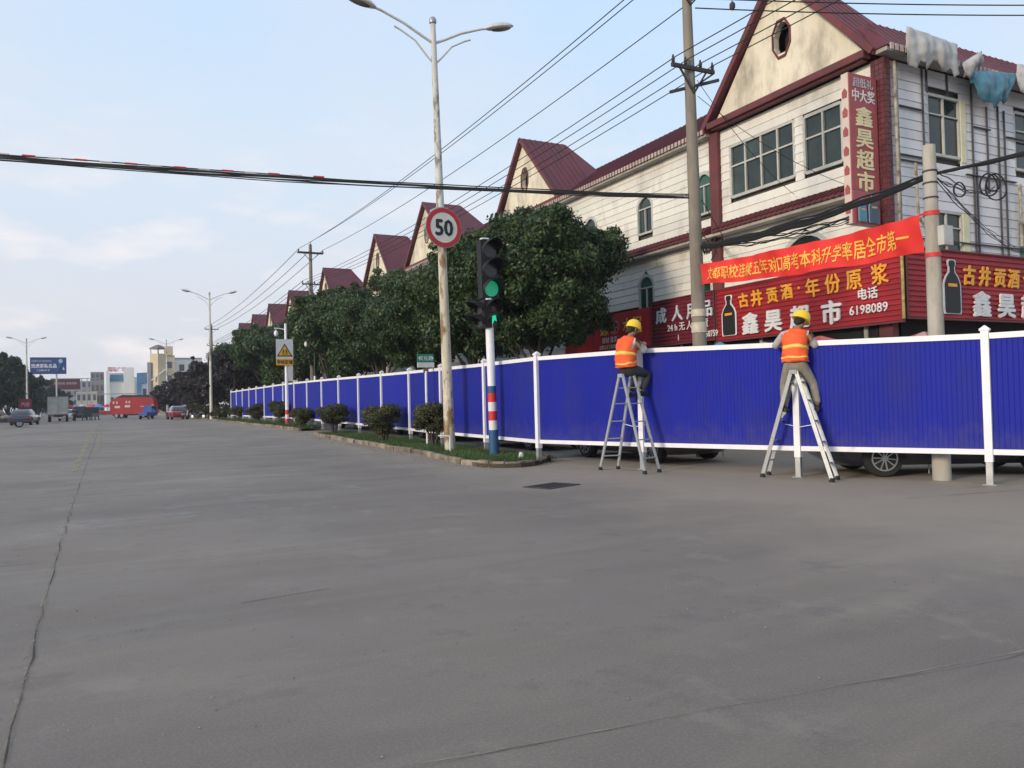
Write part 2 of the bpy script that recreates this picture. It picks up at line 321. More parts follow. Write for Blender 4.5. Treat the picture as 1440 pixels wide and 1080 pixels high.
def quadmesh(name, C_, A_, B_, mt, parent=None, tri=False):      # diamonds or triangles from centre and two half axes
    n = len(C_)
    if tri:
        P = np.stack([C_-A_, C_+A_, C_+B_], 1); k = 3
    else:
        P = np.stack([C_-B_, C_+A_, C_+B_, C_-A_], 1); k = 4
    me = bpy.data.meshes.new(name); me.vertices.add(n*k); me.vertices.foreach_set('co', P.reshape(-1).astype(np.float32))
    me.loops.add(n*k); me.loops.foreach_set('vertex_index', np.arange(n*k, dtype=np.int32))
    me.polygons.add(n); me.polygons.foreach_set('loop_start', np.arange(0, n*k, k, dtype=np.int32)); me.polygons.foreach_set('loop_total', np.full(n, k, np.int32))
    me.update(); me.validate(); me.materials.append(mt); o = bpy.data.objects.new(name, me); COL.objects.link(o)
    if parent is not None: o.parent = parent
    return o
def grass(y0, y1, n, hmin, hmax, w):
    y = rng.uniform(y0, y1, n); x0 = np.array([edge_x(a) for a in y])+.13; x = x0+(9.6-x0)*rng.random(n)
    if y0 < 17: keep = ((y > 16.3) | (np.hypot(x-8.5, y-16.4) < .55)); x, y = x[keep], y[keep]
    d = np.sin(x*2.1+np.sin(y*1.3)*2)*np.cos(y*1.7)+rng.normal(0, .5, len(x)); k = d > -.35; x, y = x[k], y[k]; m_ = len(x)
    z = np.array([zg(a) for a in y])+.09; a = rng.uniform(0, 6.28, m_); h = rng.uniform(hmin, hmax, m_)*(1+.4*np.sin(x*3)*np.sin(y*2.3))
    C_ = np.stack([x, y, z], 1); A_ = np.stack([np.cos(a)*w, np.sin(a)*w, 0*a], 1); B_ = np.stack([rng.normal(0, .35, m_)*h, rng.normal(0, .35, m_)*h, h], 1)
    o = quadmesh('grass', C_, A_, B_, grassm, tri=True); tag(o, kind='stuff'); return o
tag(grass(15.9, 34.3, 70000, .04, .13, .008), 'short patchy green grass on the near kerbed verge', 'grass')
tag(grass(39.7, 140, 50000, .06, .2, .03), 'grass on the farther stretch of verge', 'grass')
# cracks and joints in the road
def crack(pts, w, name='road_joint', dz=.005, mt=None):
    b = MB(); P = []
    for i in range(len(pts)-1):
        (x0, y0), (x1, y1) = pts[i], pts[i+1]; n = max(2, int(math.hypot(x1-x0, y1-y0)/.35))
        for k in range(n): P.append((x0+(x1-x0)*k/n, y0+(y1-y0)*k/n))
    P.append(pts[-1]); L_, Q = [], []
    for i, (x, y) in enumerate(P):
        j = random.gauss(0, .012); x2, y2 = P[min(i+1, len(P)-1)]; x1, y1 = P[max(i-1, 0)]; d = math.hypot(x2-x1, y2-y1); nx, ny = -(y2-y1)/d, (x2-x1)/d; ww = w*random.uniform(.3, 1.3)
        L_.append((x+nx*(j+ww), y+ny*(j+ww), zg(y)+dz)); Q.append((x+nx*(j-ww), y+ny*(j-ww), zg(y)+dz))
    n = len(P); b.add(L_+Q, [(i, n+i, n+i+1, i+1) for i in range(n-1)])
    return struct(b.build(name, mt or jointm))
jointm = mat('joint_dark', (.05, .045, .04), .95, .3, 6, alpha_noise=(1.6, .36, .58, .85))
joint_p = mat('joint_pale', (.34, .29, .22), .9, .2, 6, alpha_noise=(2.5, .42, .62, .7))
crack([(-.42, 2.5), (-.41, 4.1), (-.44, 6.5), (-.47, 9), (-.51, 15.7)], .006)
crack([(-.43, 2.5), (-.42, 4.1), (-.45, 6.5), (-.48, 9), (-.52, 15.7)], .022, 'road_joint', .0035, joint_p)
crack([(-.51, 15.7), (-.5, 24), (-.45, 40), (-.45, 90)], .007)
crack([(-6, 9.1), (-3, 9.15), (-.47, 9.2)], .006)
crack([(1.0, 3.15), (1.53, 3.08), (2.6, 2.98), (4.04, 2.78), (7.5, 2.5)], .0028)
crack([(1.0, 3.165), (1.53, 3.095), (2.6, 2.995), (4.04, 2.795), (7.5, 2.515)], .011, 'road_joint', .0035, joint_p)
crack([(.9, 6.4), (1.6, 6.5)], .006); crack([(9.9, 7.4), (11.6, 7.1), (15, 6.0)], .010)
# worn paint
paint = mat('worn_paint', (.42, .41, .40), .8, .1, 5, alpha_noise=(2.6, .44, .70, .42))
painty = mat('worn_yellow_paint', (.42, .36, .22), .8, .1, 5, alpha_noise=(2.2, .38, .62, .75))
for cx, cy, w_, l_ in ((.02, 11.75, .22, 1.0), (.98, 12.6, .24, 1.1), (1.95, 12.9, .24, 1.1), (2.95, 13.2, .22, .9), (-1.6, 11.3, .2, .9), (3.9, 13.9, .2, .8), (4.3, 17.5, .18, .8)):
    b = MB(); P_ = [(cx+w_*math.copysign(abs(math.cos(a))**.5, math.cos(a))*random.uniform(.75, 1.15), cy+l_*math.copysign(abs(math.sin(a))**.5, math.sin(a))*random.uniform(.8, 1.12), zg(cy)+.007) for a in np.linspace(0, 6.1, 22)]; b.add(P_, [tuple(range(22))]); o = struct(b.build('crosswalk_marking', paint))
def stripe(x, ya, yb, w, mt, name):
    ys = np.linspace(ya, yb, max(2, int((yb-ya)/1.2))); b = MB(); n = len(ys)
    b.add([(x-w, y, zg(y)+.009) for y in ys]+[(x+w, y, zg(y)+.009) for y in ys], [(i, n+i, n+i+1, i+1) for i in range(n-1)]); return struct(b.build(name, mt))
stripe(-.72, 22, 120, .07, painty, 'centre_line'); stripe(-.30, 30, 120, .06, painty, 'centre_line')
stripe(-.55, 18.5, 19.4, .2, paint, 'lane_marking'); stripe(2.9, 18, 23, .06, paint, 'lane_marking'); stripe(6.3, 17.5, 20, .06, paint, 'lane_marking')
# drain grate
t_ = thing('drain_grate', 'dark iron drain grate set in the road short of the kerbed verge', 'drain', (6.85, 12.0, .0), R(20))
b = MB(); b.box(-.42, .42, -.3, -.25, .004, .014); b.box(-.42, .42, .25, .3, .004, .014); b.box(-.42, -.37, -.25, .25, .004, .014); b.box(.37, .42, -.25, .25, .004, .014); b.build('grate_frame', iron, t_, smooth=False)
for k in range(9): MB().box(-.36, .36, -.24+k*.055, -.215+k*.055, .004, .012).build('grate_bar', iron, t_, smooth=False)
MB().box(-.42, .42, -.3, .3, .001, .0035).build('grate_pit', rec_shade, t_, smooth=False)  # thin plate, the shade of the pit is put into its colour

# loose grit and leaves along the gutter
n_ = 2600; gy_ = np.concatenate([rng.uniform(15.6, 40, 1700), rng.uniform(3, 16, 900)]); gx_ = np.where(np.arange(n_) < 1700, np.array([edge_x(a) for a in gy_])-np.abs(rng.normal(0, .35, n_))-.02, rng.uniform(-1, 12, n_))
gs = rng.uniform(.004, .018, n_)*np.where(np.arange(n_) < 1700, 1, .45); ga = rng.uniform(0, 6.28, n_); gz_ = np.array([zg(a) for a in gy_])+.004; b = MB()
for i in range(n_):
    s0 = gs[i]; ca, sa = math.cos(ga[i]), math.sin(ga[i]); p = lambda a, c, z: (gx_[i]+s0*(a*ca-c*sa), gy_[i]+s0*(a*sa+c*ca), gz_[i]+s0*z)
    b.add([p(-1, -.6, 0), p(1, -.7, 0), p(.8, .8, 0), p(-.9, .6, 0), p(.1, 0, .9)], [(0, 1, 4), (1, 2, 4), (2, 3, 4), (3, 0, 4)])
tag(b.build('grit', mat('grit', (.26, .22, .17), .9, .3, 8, island=.5), smooth=False), 'loose grit scattered on the road and along the kerb', 'grit', kind='stuff')
# ------------------------------------------------------------ main building
def fr(o, u, n): return (V(o), V(u), V(n))
FX = fr((19, 0, 0), (0, 1, 0), (-1, 0, 0)); FY = fr((0, 14.5, 0), (1, 0, 0), (0, -1, 0))
def arch_half(z, z1, r, zc):      # half width at height z of an arch of radius r centred at zc
    return r if z <= zc else (math.sqrt(max(0, r*r-(z-zc)**2)))
def siding(parent, f, u0, u1, z0, z1, ops, mt, pitch=.28, joined=False):
    z = z0; J = MB(); o, u, n = f
    while z < z1-.05:
        t = min(z+pitch, z1); cuts = []
        for (a, c, p, q, arch) in ops:
            if t <= p+.01 or z >= q-.01: continue
            if arch:
                cc, r = (a+c)/2, (c-a)/2; zc = q-r
                h0, h1 = arch_half(z, q, r, zc), arch_half(min(t, q), q, r, zc); 
                if h0 < .02: continue
                cuts.append((cc-h0, cc-h1, cc+h0, cc+h1))
            else: cuts.append((a, a, c, c))
        cuts.sort(); segs = []; s0 = (u0, u0)
        for cu in cuts:
            segs.append((s0, (cu[0], cu[1]))); s0 = (cu[2], cu[3])
        segs.append((s0, (u1, u1)))
        for (a0, a1), (c0, c1) in segs:
            if c0-a0 < .04: continue
            # long rows are split at a butt joint
            k = max(1, round((c0-a0)/3.7)); 
            for i in range(k):
                f0, f1 = i/k, (i+1)/k
                A0, A1 = a0+(c0-a0)*f0, a1+(c1-a1)*f0; B0, B1 = a0+(c0-a0)*f1, a1+(c1-a1)*f1
                g = .003; P = lambda uu, nn, zz: o+u*uu+n*nn+V((0, 0, zz)); jit = random.uniform(-.003, .003)
                zb, zt = z+.005, t-.003
                q1 = [P(A0+g, -.02, zb), P(A0+g, .026+jit, zb), P(A1+g, .008+jit, zt), P(A1+g, -.02, zt)]
                q2 = [P(B0-g, -.02, zb), P(B0-g, .026+jit, zb), P(B1-g, .008+jit, zt), P(B1-g, -.02, zt)]
                if joined: J.prism(q1, q2)
                else: MB().prism(q1, q2).build('siding_board', mt, parent, smooth=False, world=True)
        z = t
    if joined: return J.build('siding', mt, parent, smooth=False, world=True)
def window(parent, f, u0, u1, z0, z1, cols=2, split=.62, g=glass, bar=.05, arch=False, dep=.02, name='window'):
    b = MB(); mtf = wframe
    n0, n1 = -.10, dep
    panes = []
    if not arch:
        b.fb(f, u0-bar*.4, u0+bar, n0, n1, z0, z1); b.fb(f, u1-bar, u1+bar*.4, n0, n1, z0, z1)
        b.fb(f, u0+bar, u1-bar, n0, n1, z0-.03, z0+bar); b.fb(f, u0+bar, u1-bar, n0, n1, z1-bar, z1+.03)
        zs = z0+(z1-z0)*split
        if split < 1: b.fb(f, u0+bar, u1-bar, n0, n1-.015, zs-bar*.4, zs+bar*.4)
        w = (u1-u0)/cols
        for k in range(1, cols): b.fb(f, u0+w*k-bar*.45, u0+w*k+bar*.45, n0+.01, n1-.008, z0+bar, z1-bar)
        for k in range(cols):
            for (a, c) in ([(z0, zs), (zs, z1)] if split < 1 else [(z0, z1)]): panes.append([(u0+w*k+.01, a+.01), (u0+w*(k+1)-.01, a+.01), (u0+w*(k+1)-.01, c-.01), (u0+w*k+.01, c-.01)])
    else:
        r = (u1-u0)/2; cu = (u0+u1)/2; zc = z1-r; ns = 12; o, u, n = f
        P = lambda uu, nn, zz: o+u*uu+n*nn+V((0, 0, zz))
        b.fb(f, u0-.03, u0+bar, n0, n1+.01, z0, zc); b.fb(f, u1-bar, u1+.03, n0, n1+.01, z0, zc); b.fb(f, u0+bar, u1-bar, n0, n1, z0-.03, z0+bar)
        for k in range(ns):
            a, c = math.pi*k/ns, math.pi*(k+1)/ns; q = lambda an, rr, nn: P(cu+rr*math.cos(an), nn, zc+rr*math.sin(an))
            b.prism([q(a, r-bar, n0), q(a, r+.07, n0), q(a, r+.07, n1+.01), q(a, r-bar, n1+.01)], [q(c, r-bar, n0), q(c, r+.07, n0), q(c, r+.07, n1+.01), q(c, r-bar, n1+.01)])
        b.fb(f, cu-bar*.4, cu+bar*.4, n0+.01, n1-.005, z0+bar, zc); b.fb(f, u0+bar, u1-bar, n0, n1-.01, zc-bar*.5, zc+bar*.5)
        panes = [[(u0, z0), (cu-.005, z0), (cu-.005, zc-.005), (u0, zc-.005)], [(cu+.005, z0), (u1, z0), (u1, zc-.005), (cu+.005, zc-.005)],
                 [(cu+(r-.02)*math.cos(math.pi*k/ns), zc+(r-.02)*math.sin(math.pi*k/ns)) for k in range(ns+1)]]
    w_ = b.build(name, mtf, parent, smooth=False, world=True)
    o, u, n = f
    for p in panes:
        MB().prism([o+u*a+n*-.075+V((0, 0, z)) for a, z in p], [o+u*a+n*-.05+V((0, 0, z)) for a, z in p]).build('pane', g, w_, smooth=False, world=True)
    return w_
def gable(parent, y0, y1, yc, zb=10.9, za=14.65, xb=21.0, xc=23., hole=True, xf=18.85, detail=True):
    # stucco wall with an octagonal opening, bargeboards, roof
    w = MB(); ns = 8; hc = (yc-.05, 12.55); hr = (.36, .58)
    outer = [V((xf, y0+.15, zb)), V((xf, y1-.15, zb)), V((xf, yc, za-.1))]
    oct_ = [V((xf, hc[0]+hr[0]*math.cos(math.pi/8+k*math.pi/4), hc[1]+hr[1]*math.sin(math.pi/8+k*math.pi/4))) for k in range(8)]
    def ray_hit(d):      # from hole centre to the triangle's edge
        best = 1e9
        for i in range(3):
            a, c = outer[i], outer[(i+1) % 3]; ax, az, cx, cz = a.y-hc[0], a.z-hc[1], c.y-hc[0], c.z-hc[1]
            ex, ez = cx-ax, cz-az; den = d[0]*ez-d[1]*ex
            if abs(den) < 1e-9: continue
            t = (ax*ez-az*ex)/den; s_ = (ax*d[1]-az*d[0])/den
            if t > 0 and -1e-6 <= s_ <= 1+1e-6: best = min(best, t)
        return best
    angs = sorted([math.pi/8+k*math.pi/4 for k in range(8)]+[math.atan2(p.z-hc[1], p.y-hc[0]) % (2*math.pi) for p in outer])
    def octp(a):
        best = 1e9; d = (math.cos(a), math.sin(a))
        for i in range(8):
            p, q = oct_[i], oct_[(i+1) % 8]; ax, az, cx, cz = p.y-hc[0], p.z-hc[1], q.y-hc[0], q.z-hc[1]; ex, ez = cx-ax, cz-az; den = d[0]*ez-d[1]*ex
            if abs(den) < 1e-9: continue
            t = (ax*ez-az*ex)/den; s_ = (ax*d[1]-az*d[0])/den
            if t > 0 and -1e-6 <= s_ <= 1+1e-6: best = min(best, t)
        return best
    I, O = [], []
    for a in angs:
        d = (math.cos(a), math.sin(a)); ti, to = octp(a), ray_hit(d)
        I.append((hc[0]+d[0]*ti, hc[1]+d[1]*ti)); O.append((hc[0]+d[0]*to, hc[1]+d[1]*to))
    n = len(angs)
    vs = [(xf, *p) for p in I]+[(xf, *p) for p in O]+[(xf+.22, *p) for p in I]
    w.add(vs, [(i, (i+1) % n, n+(i+1) % n, n+i) for i in range(n)]+[(i, 2*n+i, 2*n+(i+1) % n, (i+1) % n) for i in range(n)])
    g_ = w.build('gable_wall', stucco, parent, smooth=False, world=True)
    MB().prism([(xf+.5, *p) for p in [(q.y*1.0, q.z) for q in oct_]], [(xf+.53, *p) for p in [(q.y, q.z) for q in oct_]]).build('attic_opening', rec_shade, g_, smooth=False, world=True)
    ring = MB()
    for k in range(8):
        p, q = oct_[k], oct_[(k+1) % 8]; sc = lambda v, s_: V((0, hc[0]+(v.y-hc[0])*s_, hc[1]+(v.z-hc[1])*s_))
        f0 = lambda v, s_, x: V((x, sc(v, s_).y, sc(v, s_).z))
        ring.prism([f0(p, 1.0, xf-.05), f0(p, 1.13, xf-.05), f0(p, 1.13, xf+.0), f0(p, 1.0, xf+.0)], [f0(q, 1.0, xf-.05), f0(q, 1.13, xf-.05), f0(q, 1.13, xf+.0), f0(q, 1.0, xf+.0)])
    ring.build('opening_surround', redtrim, g_, smooth=False, world=True)
    # roof: ridge runs back then hips down
    r = MB(); x0 = xf-.22; e = .25
    A0, A1, AP = V((x0, y0-e, zb-.12)), V((x0, y1+e, zb-.12)), V((x0, yc, za)); RB = V((xb, yc, za)); B0, B1 = V((xc, y0-e, zb-.12)), V((xc, y1+e, zb-.12))
    dn = V((0, 0, -.14))
    vs = [A0, A1, AP, RB, B0, B1]; vs = vs+[v+dn for v in vs]
    r.add(vs, [(0, 4, 3, 2), (1, 2, 3, 5), (3, 4, 5), (6, 8, 9, 10), (7, 11, 9, 8), (9, 11, 10), (0, 2, 8, 6), (2, 1, 7, 8), (0, 6, 10, 4), (1, 5, 11, 7), (4, 10, 11, 5)])
    ro = r.build('gable_roof', redroof, parent, smooth=False, world=True)
    rb = MB()
    if detail:      # standing seams on the two slopes
        for sgn, Y in ((0, y0-e), (1, y1+e)):
            k = x0+.25
            while k < xb-.1:
                rb.beam((k, yc, za+.012), (k, Y, zb-.108), .03, .03); k += .32
        rb.build('roof_seams', redroof, ro, smooth=False, world=True)
    tr = MB()
    for Y in (y0-e, y1+e):
        tr.beam((x0-.03, yc, za-.06), (x0-.03, Y, zb-.16), .05, .18)
    tr.build('bargeboard', redtrim, parent, smooth=False, world=True)
    c = MB(); c.box(xf-.28, xf+.02, y0+.0, y1-.0, zb-.22, zb-.02); c.box(xf-.16, xf+.02, y0+.1, y1-.1, zb-.28, zb-.222); c.build('gable_cornice', redtrim, parent, smooth=False, world=True)
bld = thing('shop_building', 'long cream clad shop building with dark red roofs and gables, corner block nearest the junction', 'building', (19.2, 14.6, 0))
core = MB(); core.box(19.12, 27, 21.3, 54, 0, 10.6); core.box(19.12, 34, 14.62, 21.3, 0, 10.7); core.build('wall', wallcore, bld, smooth=False, world=True)
ops_near = [(17.65, 20.5, 8.18, 9.95, 0), (15.85, 17.3, 8.15, 9.9, 0), (16.35, 18.35, 4.4, 6.35, 1)]
siding(bld, FX, 14.85, 20.93, 5.1, 7.0, ops_near, siding_w); siding(bld, FX, 14.85, 20.93, 7.45, 10.6, ops_near, siding_w)
siding(bld, FX, 21.37, 31.3, 5.1, 7.0, [(24.9, 25.85, 4.7, 6.28, 1), (28.8, 29.75, 4.7, 6.28, 1), (21.6, 22.6, 4.9, 5.9, 0)], siding_w)
siding(bld, FX, 21.37, 31.3, 7.45, 10.55, [(21.4, 22.3, 7.95, 9.4, 1), (24.85, 25.8, 7.95, 9.4, 1), (28.8, 29.75, 7.95, 9.4, 1)], siding_w)
siding(bld, FX, 31.3, 54, 3, 10.6, [(34, 36, 8.1, 9.6, 0), (47, 50, 8.1, 9.6, 0)], siding_w, joined=True)['kind'] = 'stuff'
ops_side = [(20.8, 22.25, 8.2, 9.92, 0), (24.88, 26.4, 8.2, 9.98, 0), (20.8, 22.2, 5.2, 6.6, 0), (24.88, 26.4, 5.2, 6.6, 0)]
siding(bld, FY, 19.17, 28.5, 5.0, 10.6, ops_side, siding_s, pitch=.27)
window(bld, FX, 17.65, 20.5, 8.18, 9.95, 4, .6, bar=.07); window(bld, FX, 15.85, 17.3, 8.15, 9.9, 2, .6, bar=.07); window(bld, FX, 16.35, 18.35, 4.4, 6.35, arch=True, bar=.07)
window(bld, FX, 21.4, 22.3, 7.95, 9.4, arch=True, g=glass_g); window(bld, FX, 24.85, 25.8, 7.95, 9.4, arch=True); window(bld, FX, 28.8, 29.75, 7.95, 9.4, arch=True)
window(bld, FX, 24.9, 25.85, 4.7, 6.28, arch=True, g=glass_g); window(bld, FX, 28.8, 29.75, 4.7, 6.28, arch=True); window(bld, FX, 21.6, 22.6, 4.9, 5.9, 1, 1, g=glass_g)
window(bld, FX, 34, 36, 8.1, 9.6, 3, .6); window(bld, FX, 47, 50, 8.1, 9.6, 3, .6)
window(bld, FY, 20.8, 22.25, 8.2, 9.92, 2, .68); window(bld, FY, 24.88, 26.4, 8.2, 9.98, 2, .68); window(bld, FY, 20.8, 22.2, 5.2, 6.6, 2, .68); window(bld, FY, 24.88, 26.4, 5.2, 6.6, 2, .68, g=glass_g)
for (a, c) in ((20.93, 21.37),): MB().fb(FX, a, c, -.1, .16, 2.9, 10.58).build('pilaster', redtrim, bld, smooth=False, world=True)
# corner pilaster clad in small red tiles: courses of tile
MB().box(18.92, 19.16, 14.40, 14.82, 0, 10.6).build('corner_pilaster', redtrim, bld, smooth=False, world=True)
tl_ = MB()
for k in range(36):
    z = 5.2+k*.15
    for j in range(3):
        tl_.box(18.925+j*.078, 18.925+j*.078+.07, 14.382, 14.399, z, z+.138); tl_.box(18.902, 18.919, 14.41+j*.135, 14.41+j*.135+.124, z, z+.138)
o = tl_.build('wall_tiles', mat('red_tile', (.12, .028, .034), .5, .2, 6, island=.25), bld, smooth=False, world=True); o['kind'] = 'stuff'
# belt roof between storeys
def belt(y0, y1, z=7.0, parent=bld, world=True):
    b = MB(); b.prism([(19.0, y0, z+.42), (18.5, y0, z+.12), (18.5, y0, z+.04), (19.0, y0, z+.04)], [(19.0, y1, z+.42), (18.5, y1, z+.12), (18.5, y1, z+.04), (19.0, y1, z+.04)])
    o = b.build('belt_roof', redroof, parent, smooth=False, world=True)
    s = MB(); k = y0+.06
    while k < y1: s.tube([(18.49, k, z+.15), (18.98, k, z+.44)], .035, 5); s.lathe([(.05, 0), (.05, .02)], 6, (18.485, k, z+.05)); k += .22
    q = s.build('drip_tiles', redtrim, o, world=True)
belt(14.9, 20.9); belt(21.4, 31.2); belt(38.2, 45)
MB().box(18.55, 19.0, 14.9, 31.2, 6.94, 7.035).build('belt_soffit', soffit, bld, smooth=False, world=True)
# main roof and eaves
def main_roof(y0, y1, parent):
    b = MB(); b.prism([(18.6, y0, 10.72), (23, y0, 13.5), (27.4, y0, 10.72), (27.4, y0, 10.6), (18.6, y0, 10.6)], [(18.6, y1, 10.72), (23, y1, 13.5), (27.4, y1, 10.72), (27.4, y1, 10.6), (18.6, y1, 10.6)])
    ro = b.build('roof', redroof, parent, smooth=False, world=True)
    s = MB(); k = y0+.2
    while k < y1: s.beam((18.6, k, 10.735), (22.95, k, 13.49), .03, .03); k += .35
    s.build('roof_seams', redroof, ro, smooth=False, world=True)
    t = MB(); k = y0+.05
    while k < y1-.1: t.box(18.56, 18.595, k, k+.12, 10.58, 10.74); k += .2
    t.build('eave_tiles', mat('eave_tile_ends', (.5, .4, .36), .7, .2), ro, smooth=False, world=True)['kind'] = 'stuff'
    MB().box(18.65, 19.0, y0, y1, 10.5, 10.595).build('eave_soffit', soffit, parent, smooth=False, world=True)
main_roof(21.3, 54, bld)
b = MB(); zt, zb_ = 12.02, 10.78; b.prism([(18.7, 14.1, zb_), (34.2, 14.1, zb_), (34.2, 21.6, zb_), (18.7, 21.6, zb_)], [(19.5, 15.25, zt), (33.4, 15.25, zt), (33.4, 20.9, zt), (19.5, 20.9, zt)])
mr_ = b.build('mansard_roof', redroof, bld, smooth=False, world=True)
s = MB(); k = 19.
while k < 33.5: s.beam((k, 14.12, 10.80), (k, 15.23, 12.02), .025, .02); k += .3
s.build('roof_seams', redroof, mr_, smooth=False, world=True)
MB().box(18.75, 34.1, 14.15, 14.5, 10.66, 10.775).build('eave_soffit', soffit, bld, smooth=False, world=True)
t = MB(); k = 18.8
while k < 33: t.box(k, k+.12, 14.06, 14.10, 10.66, 10.84); k += .2
t.build('eave_tiles', MATS['eave_tile_ends'], mr_, smooth=False, world=True)['kind'] = 'stuff'
gable(bld, 14.75, 21.15, 17.95, xb=20.6, xc=21.4); gable(bld, 31.6, 38.0, 35.0, xb=21.3, xc=23.4); gable(bld, 44.6, 52.4, 48.7, xb=21.3, xc=23.4, detail=False)
MB().box(18.86, 19.1, 31.5, 38.1, 10.0, 10.7).build('gable_base', stucco, bld, smooth=False, world=True)
MB().box(18.86, 19.1, 44.6, 52.4, 8.0, 10.7).build('gable_base', siding_w, bld, smooth=False, world=True)
# flat dark panels under the signs, coloured as the shade of the shop recesses
MB().box(18.98, 19.11, 14.9, 54, 0, 3.4).build('shopfront', rec_shade, bld, smooth=False, world=True)
MB().box(19.4, 33, 14.5, 14.61, 0, 3.5).build('shopfront', rec_shade, bld, smooth=False, world=True)
for k in range(8):
    y = 15.2+k*2.0; MB().box(18.93, 18.975, y, y+.12, 0, 3.4).build('shopfront_post', soffit, bld, smooth=False, world=True)
# black gap strips and conduits on the side wall
gm = mat('gap_strip', (.07, .06, .065), .8, .1)
for x, z0, z1 in ((20.55, 7.9, 10.6), (20.75, 9.95, 10.6), (21.65, 9.95, 10.6), (22.75, 5.2, 10.6), (23.45, 7.3, 9.9), (24.0, 5.2, 10.0), (24.3, 5.2, 9.9), (22.9, 5.1, 8.1)):
    MB().box(x, x+.028, 14.42, 14.47, z0, z1).build('gap_strip', gm, bld, smooth=False, world=True)
for x0, x1, z in ((19.4, 20.5, 9.35), (19.4, 20.6, 8.0), (19.4, 21.0, 7.85), (22.8, 23.6, 9.2), (24.4, 26, 9.1), (22.4, 24.8, 7.75), (19.4, 25.5, 5.72)):
    MB().box(x0, x1, 14.405, 14.465, z, z+.03).build('gap_strip', gm, bld, smooth=False, world=True)
pipem = mat('old_pipe', (.45, .42, .33), .7, .3, 4, spot=((.16, .10, .06), 5, .5, .65))
MB().tube([(19.27, 14.33, 10.5), (19.27, 14.33, 5.4)], .045).build('drain_pipe', pipem, bld, world=True)
MB().tube([(19.38, 14.36, 10.5), (19.38, 14.36, 5.4)], .03).build('drain_pipe', pipem, bld, world=True)
MB().tube([(24.85, 14.36, 7.7), (24.85, 14.36, 5.8)], .05).build('drain_pipe', pipem, bld, world=True)
MB().tube([(20.05, 14.36, 7.8), (20.1, 14.36, 6.3), (20.4, 14.36, 6.0), (21.2, 14.36, 6.0)], .04).build('drain_pipe', pipem, bld, world=True)
MB().fb(FY, 22.26, 22.5, -.1, .04, 8.1, 9.95).build('window_reveal', mat('reveal_cream', (.72, .68, .45), .8, .1), bld, smooth=False, world=True)
MB().fb(FY, 22.21, 22.5, -.1, .04, 5.2, 6.6).build('window_reveal', MATS['reveal_cream'], bld, smooth=False, world=True)

# torn sheets hanging from the side eave
def cloth(name, label, mt, x0, x1, ztop, drop, y=14.02, bulge=.25, sx=24, sz=12, group=None, seed=1, edge=0.):
    b = MB(); vs = []; rr = random.Random(seed)
    ph = [rr.uniform(0, 6) for _ in range(4)]
    for j in range(sz+1):
        for i in range(sx+1):
            u, w = i/sx, j/sz; d = drop(u)*w
            fold = .035*math.sin(u*19+ph[0]+w*2)+.03*math.sin(u*37+ph[1]-w*3)+.012*math.sin(w*19+u*9+ph[2]); d += w**3*(.10*math.sin(u*23+ph[2])+.06*math.sin(u*51+ph[1]))
            vs.append((x0+(x1-x0)*u+.04*math.sin(w*5+ph[3]), y-bulge*math.sin(math.pi*min(1, w*1.05))**.8*math.sin(math.pi*u)**.5-fold*(.3+w), ztop(u)-d))
    n = sx+1; fs = [(j*n+i, j*n+i+1, (j+1)*n+i+1, (j+1)*n+i) for j in range(sz) for i in range(sx)]
    b.add(vs, fs); o = b.build(name, mt, ang=180); md = o.modifiers.new('s', 'SOLIDIFY'); md.thickness = .01
    return tag(o, label, 'tarpaulin', group)
tarp = mat('tarp_grey', (.50, .49, .47), .6, .15, 3, .4, 9, spot=((.33, .32, .3), 2, .5, .7)); tarpb = mat('tarp_blue', (.07, .22, .30), .4, .35, 2.2, .3, 9, spot=((.35, .42, .45), 2.6, .58, .7))
cloth('tarpaulin', 'large pale grey torn tarpaulin draped over the eave beside the corner', tarp, 19.35, 21.5, lambda u: 11.35-.1*u, lambda u: .92-.12*u+.08*math.sin(u*9), bulge=.14)
cloth('tarpaulin', 'narrow twisted strip of grey tarpaulin hanging between the big sheet and the blue one', tarp, 21.75, 22.65, lambda u: 10.75+.5*u, lambda u: .35+.12*math.sin(u*7), bulge=.16, sx=12, sz=6, seed=3)
cloth('tarpaulin', 'round sagging blue tarpaulin hanging from the eave', tarpb, 22.1, 24.2, lambda u: 10.62+.25*u, lambda u: .10+.86*math.sin(math.pi*u)**.55, bulge=.12, seed=4)
cloth('tarpaulin', 'pale tarpaulin bunched under the eave beyond the blue sheet', tarp, 24.35, 26.6, lambda u: 11.2, lambda u: .85+.15*math.sin(u*8), bulge=.14, seed=6)

# ------------------------------------------------------------ shop signs
def ribbed(name, label, f, u0, u1, z0, z1, mt, group=None, pitch=.14, loc=None, n0=.12):
    t = thing(name, label, 'sign', loc or tuple(f[0]+f[1]*((u0+u1)/2)+V((0, 0, z0))), group=group); o, u, n = f
    P = lambda uu, nn, zz: o+u*uu+n*nn+V((0, 0, zz)); prof = []; z = z0
    while z < z1-.02: prof += [(.0, z), (.035, z+.02), (.035, min(z1, z+pitch*.6)), (.0, min(z1, z+pitch*.75))]; z += pitch
    b = MB(); a = [P(u0, n0+q[0], q[1]) for q in prof]+[P(u0, n0-.04, z1), P(u0, n0-.04, z0)]; c = [P(u1, n0+q[0], q[1]) for q in prof]+[P(u1, n0-.04, z1), P(u1, n0-.04, z0)]
    b.prism(a, c).build('sign_panel', mt, t, smooth=False, world=True)
    e = MB(); 
    for (p, q, r_, s_) in ((u0-.04, u0, z0, z1), (u1, u1+.04, z0, z1), (u0-.04, u1+.04, z0-.05, z0), (u0-.04, u1+.04, z1, z1+.04)): e.fb(f, p, q, n0-.05, n0+.06, r_, s_)
    e.build('sign_frame', redtrim, t, smooth=False, world=True); return t
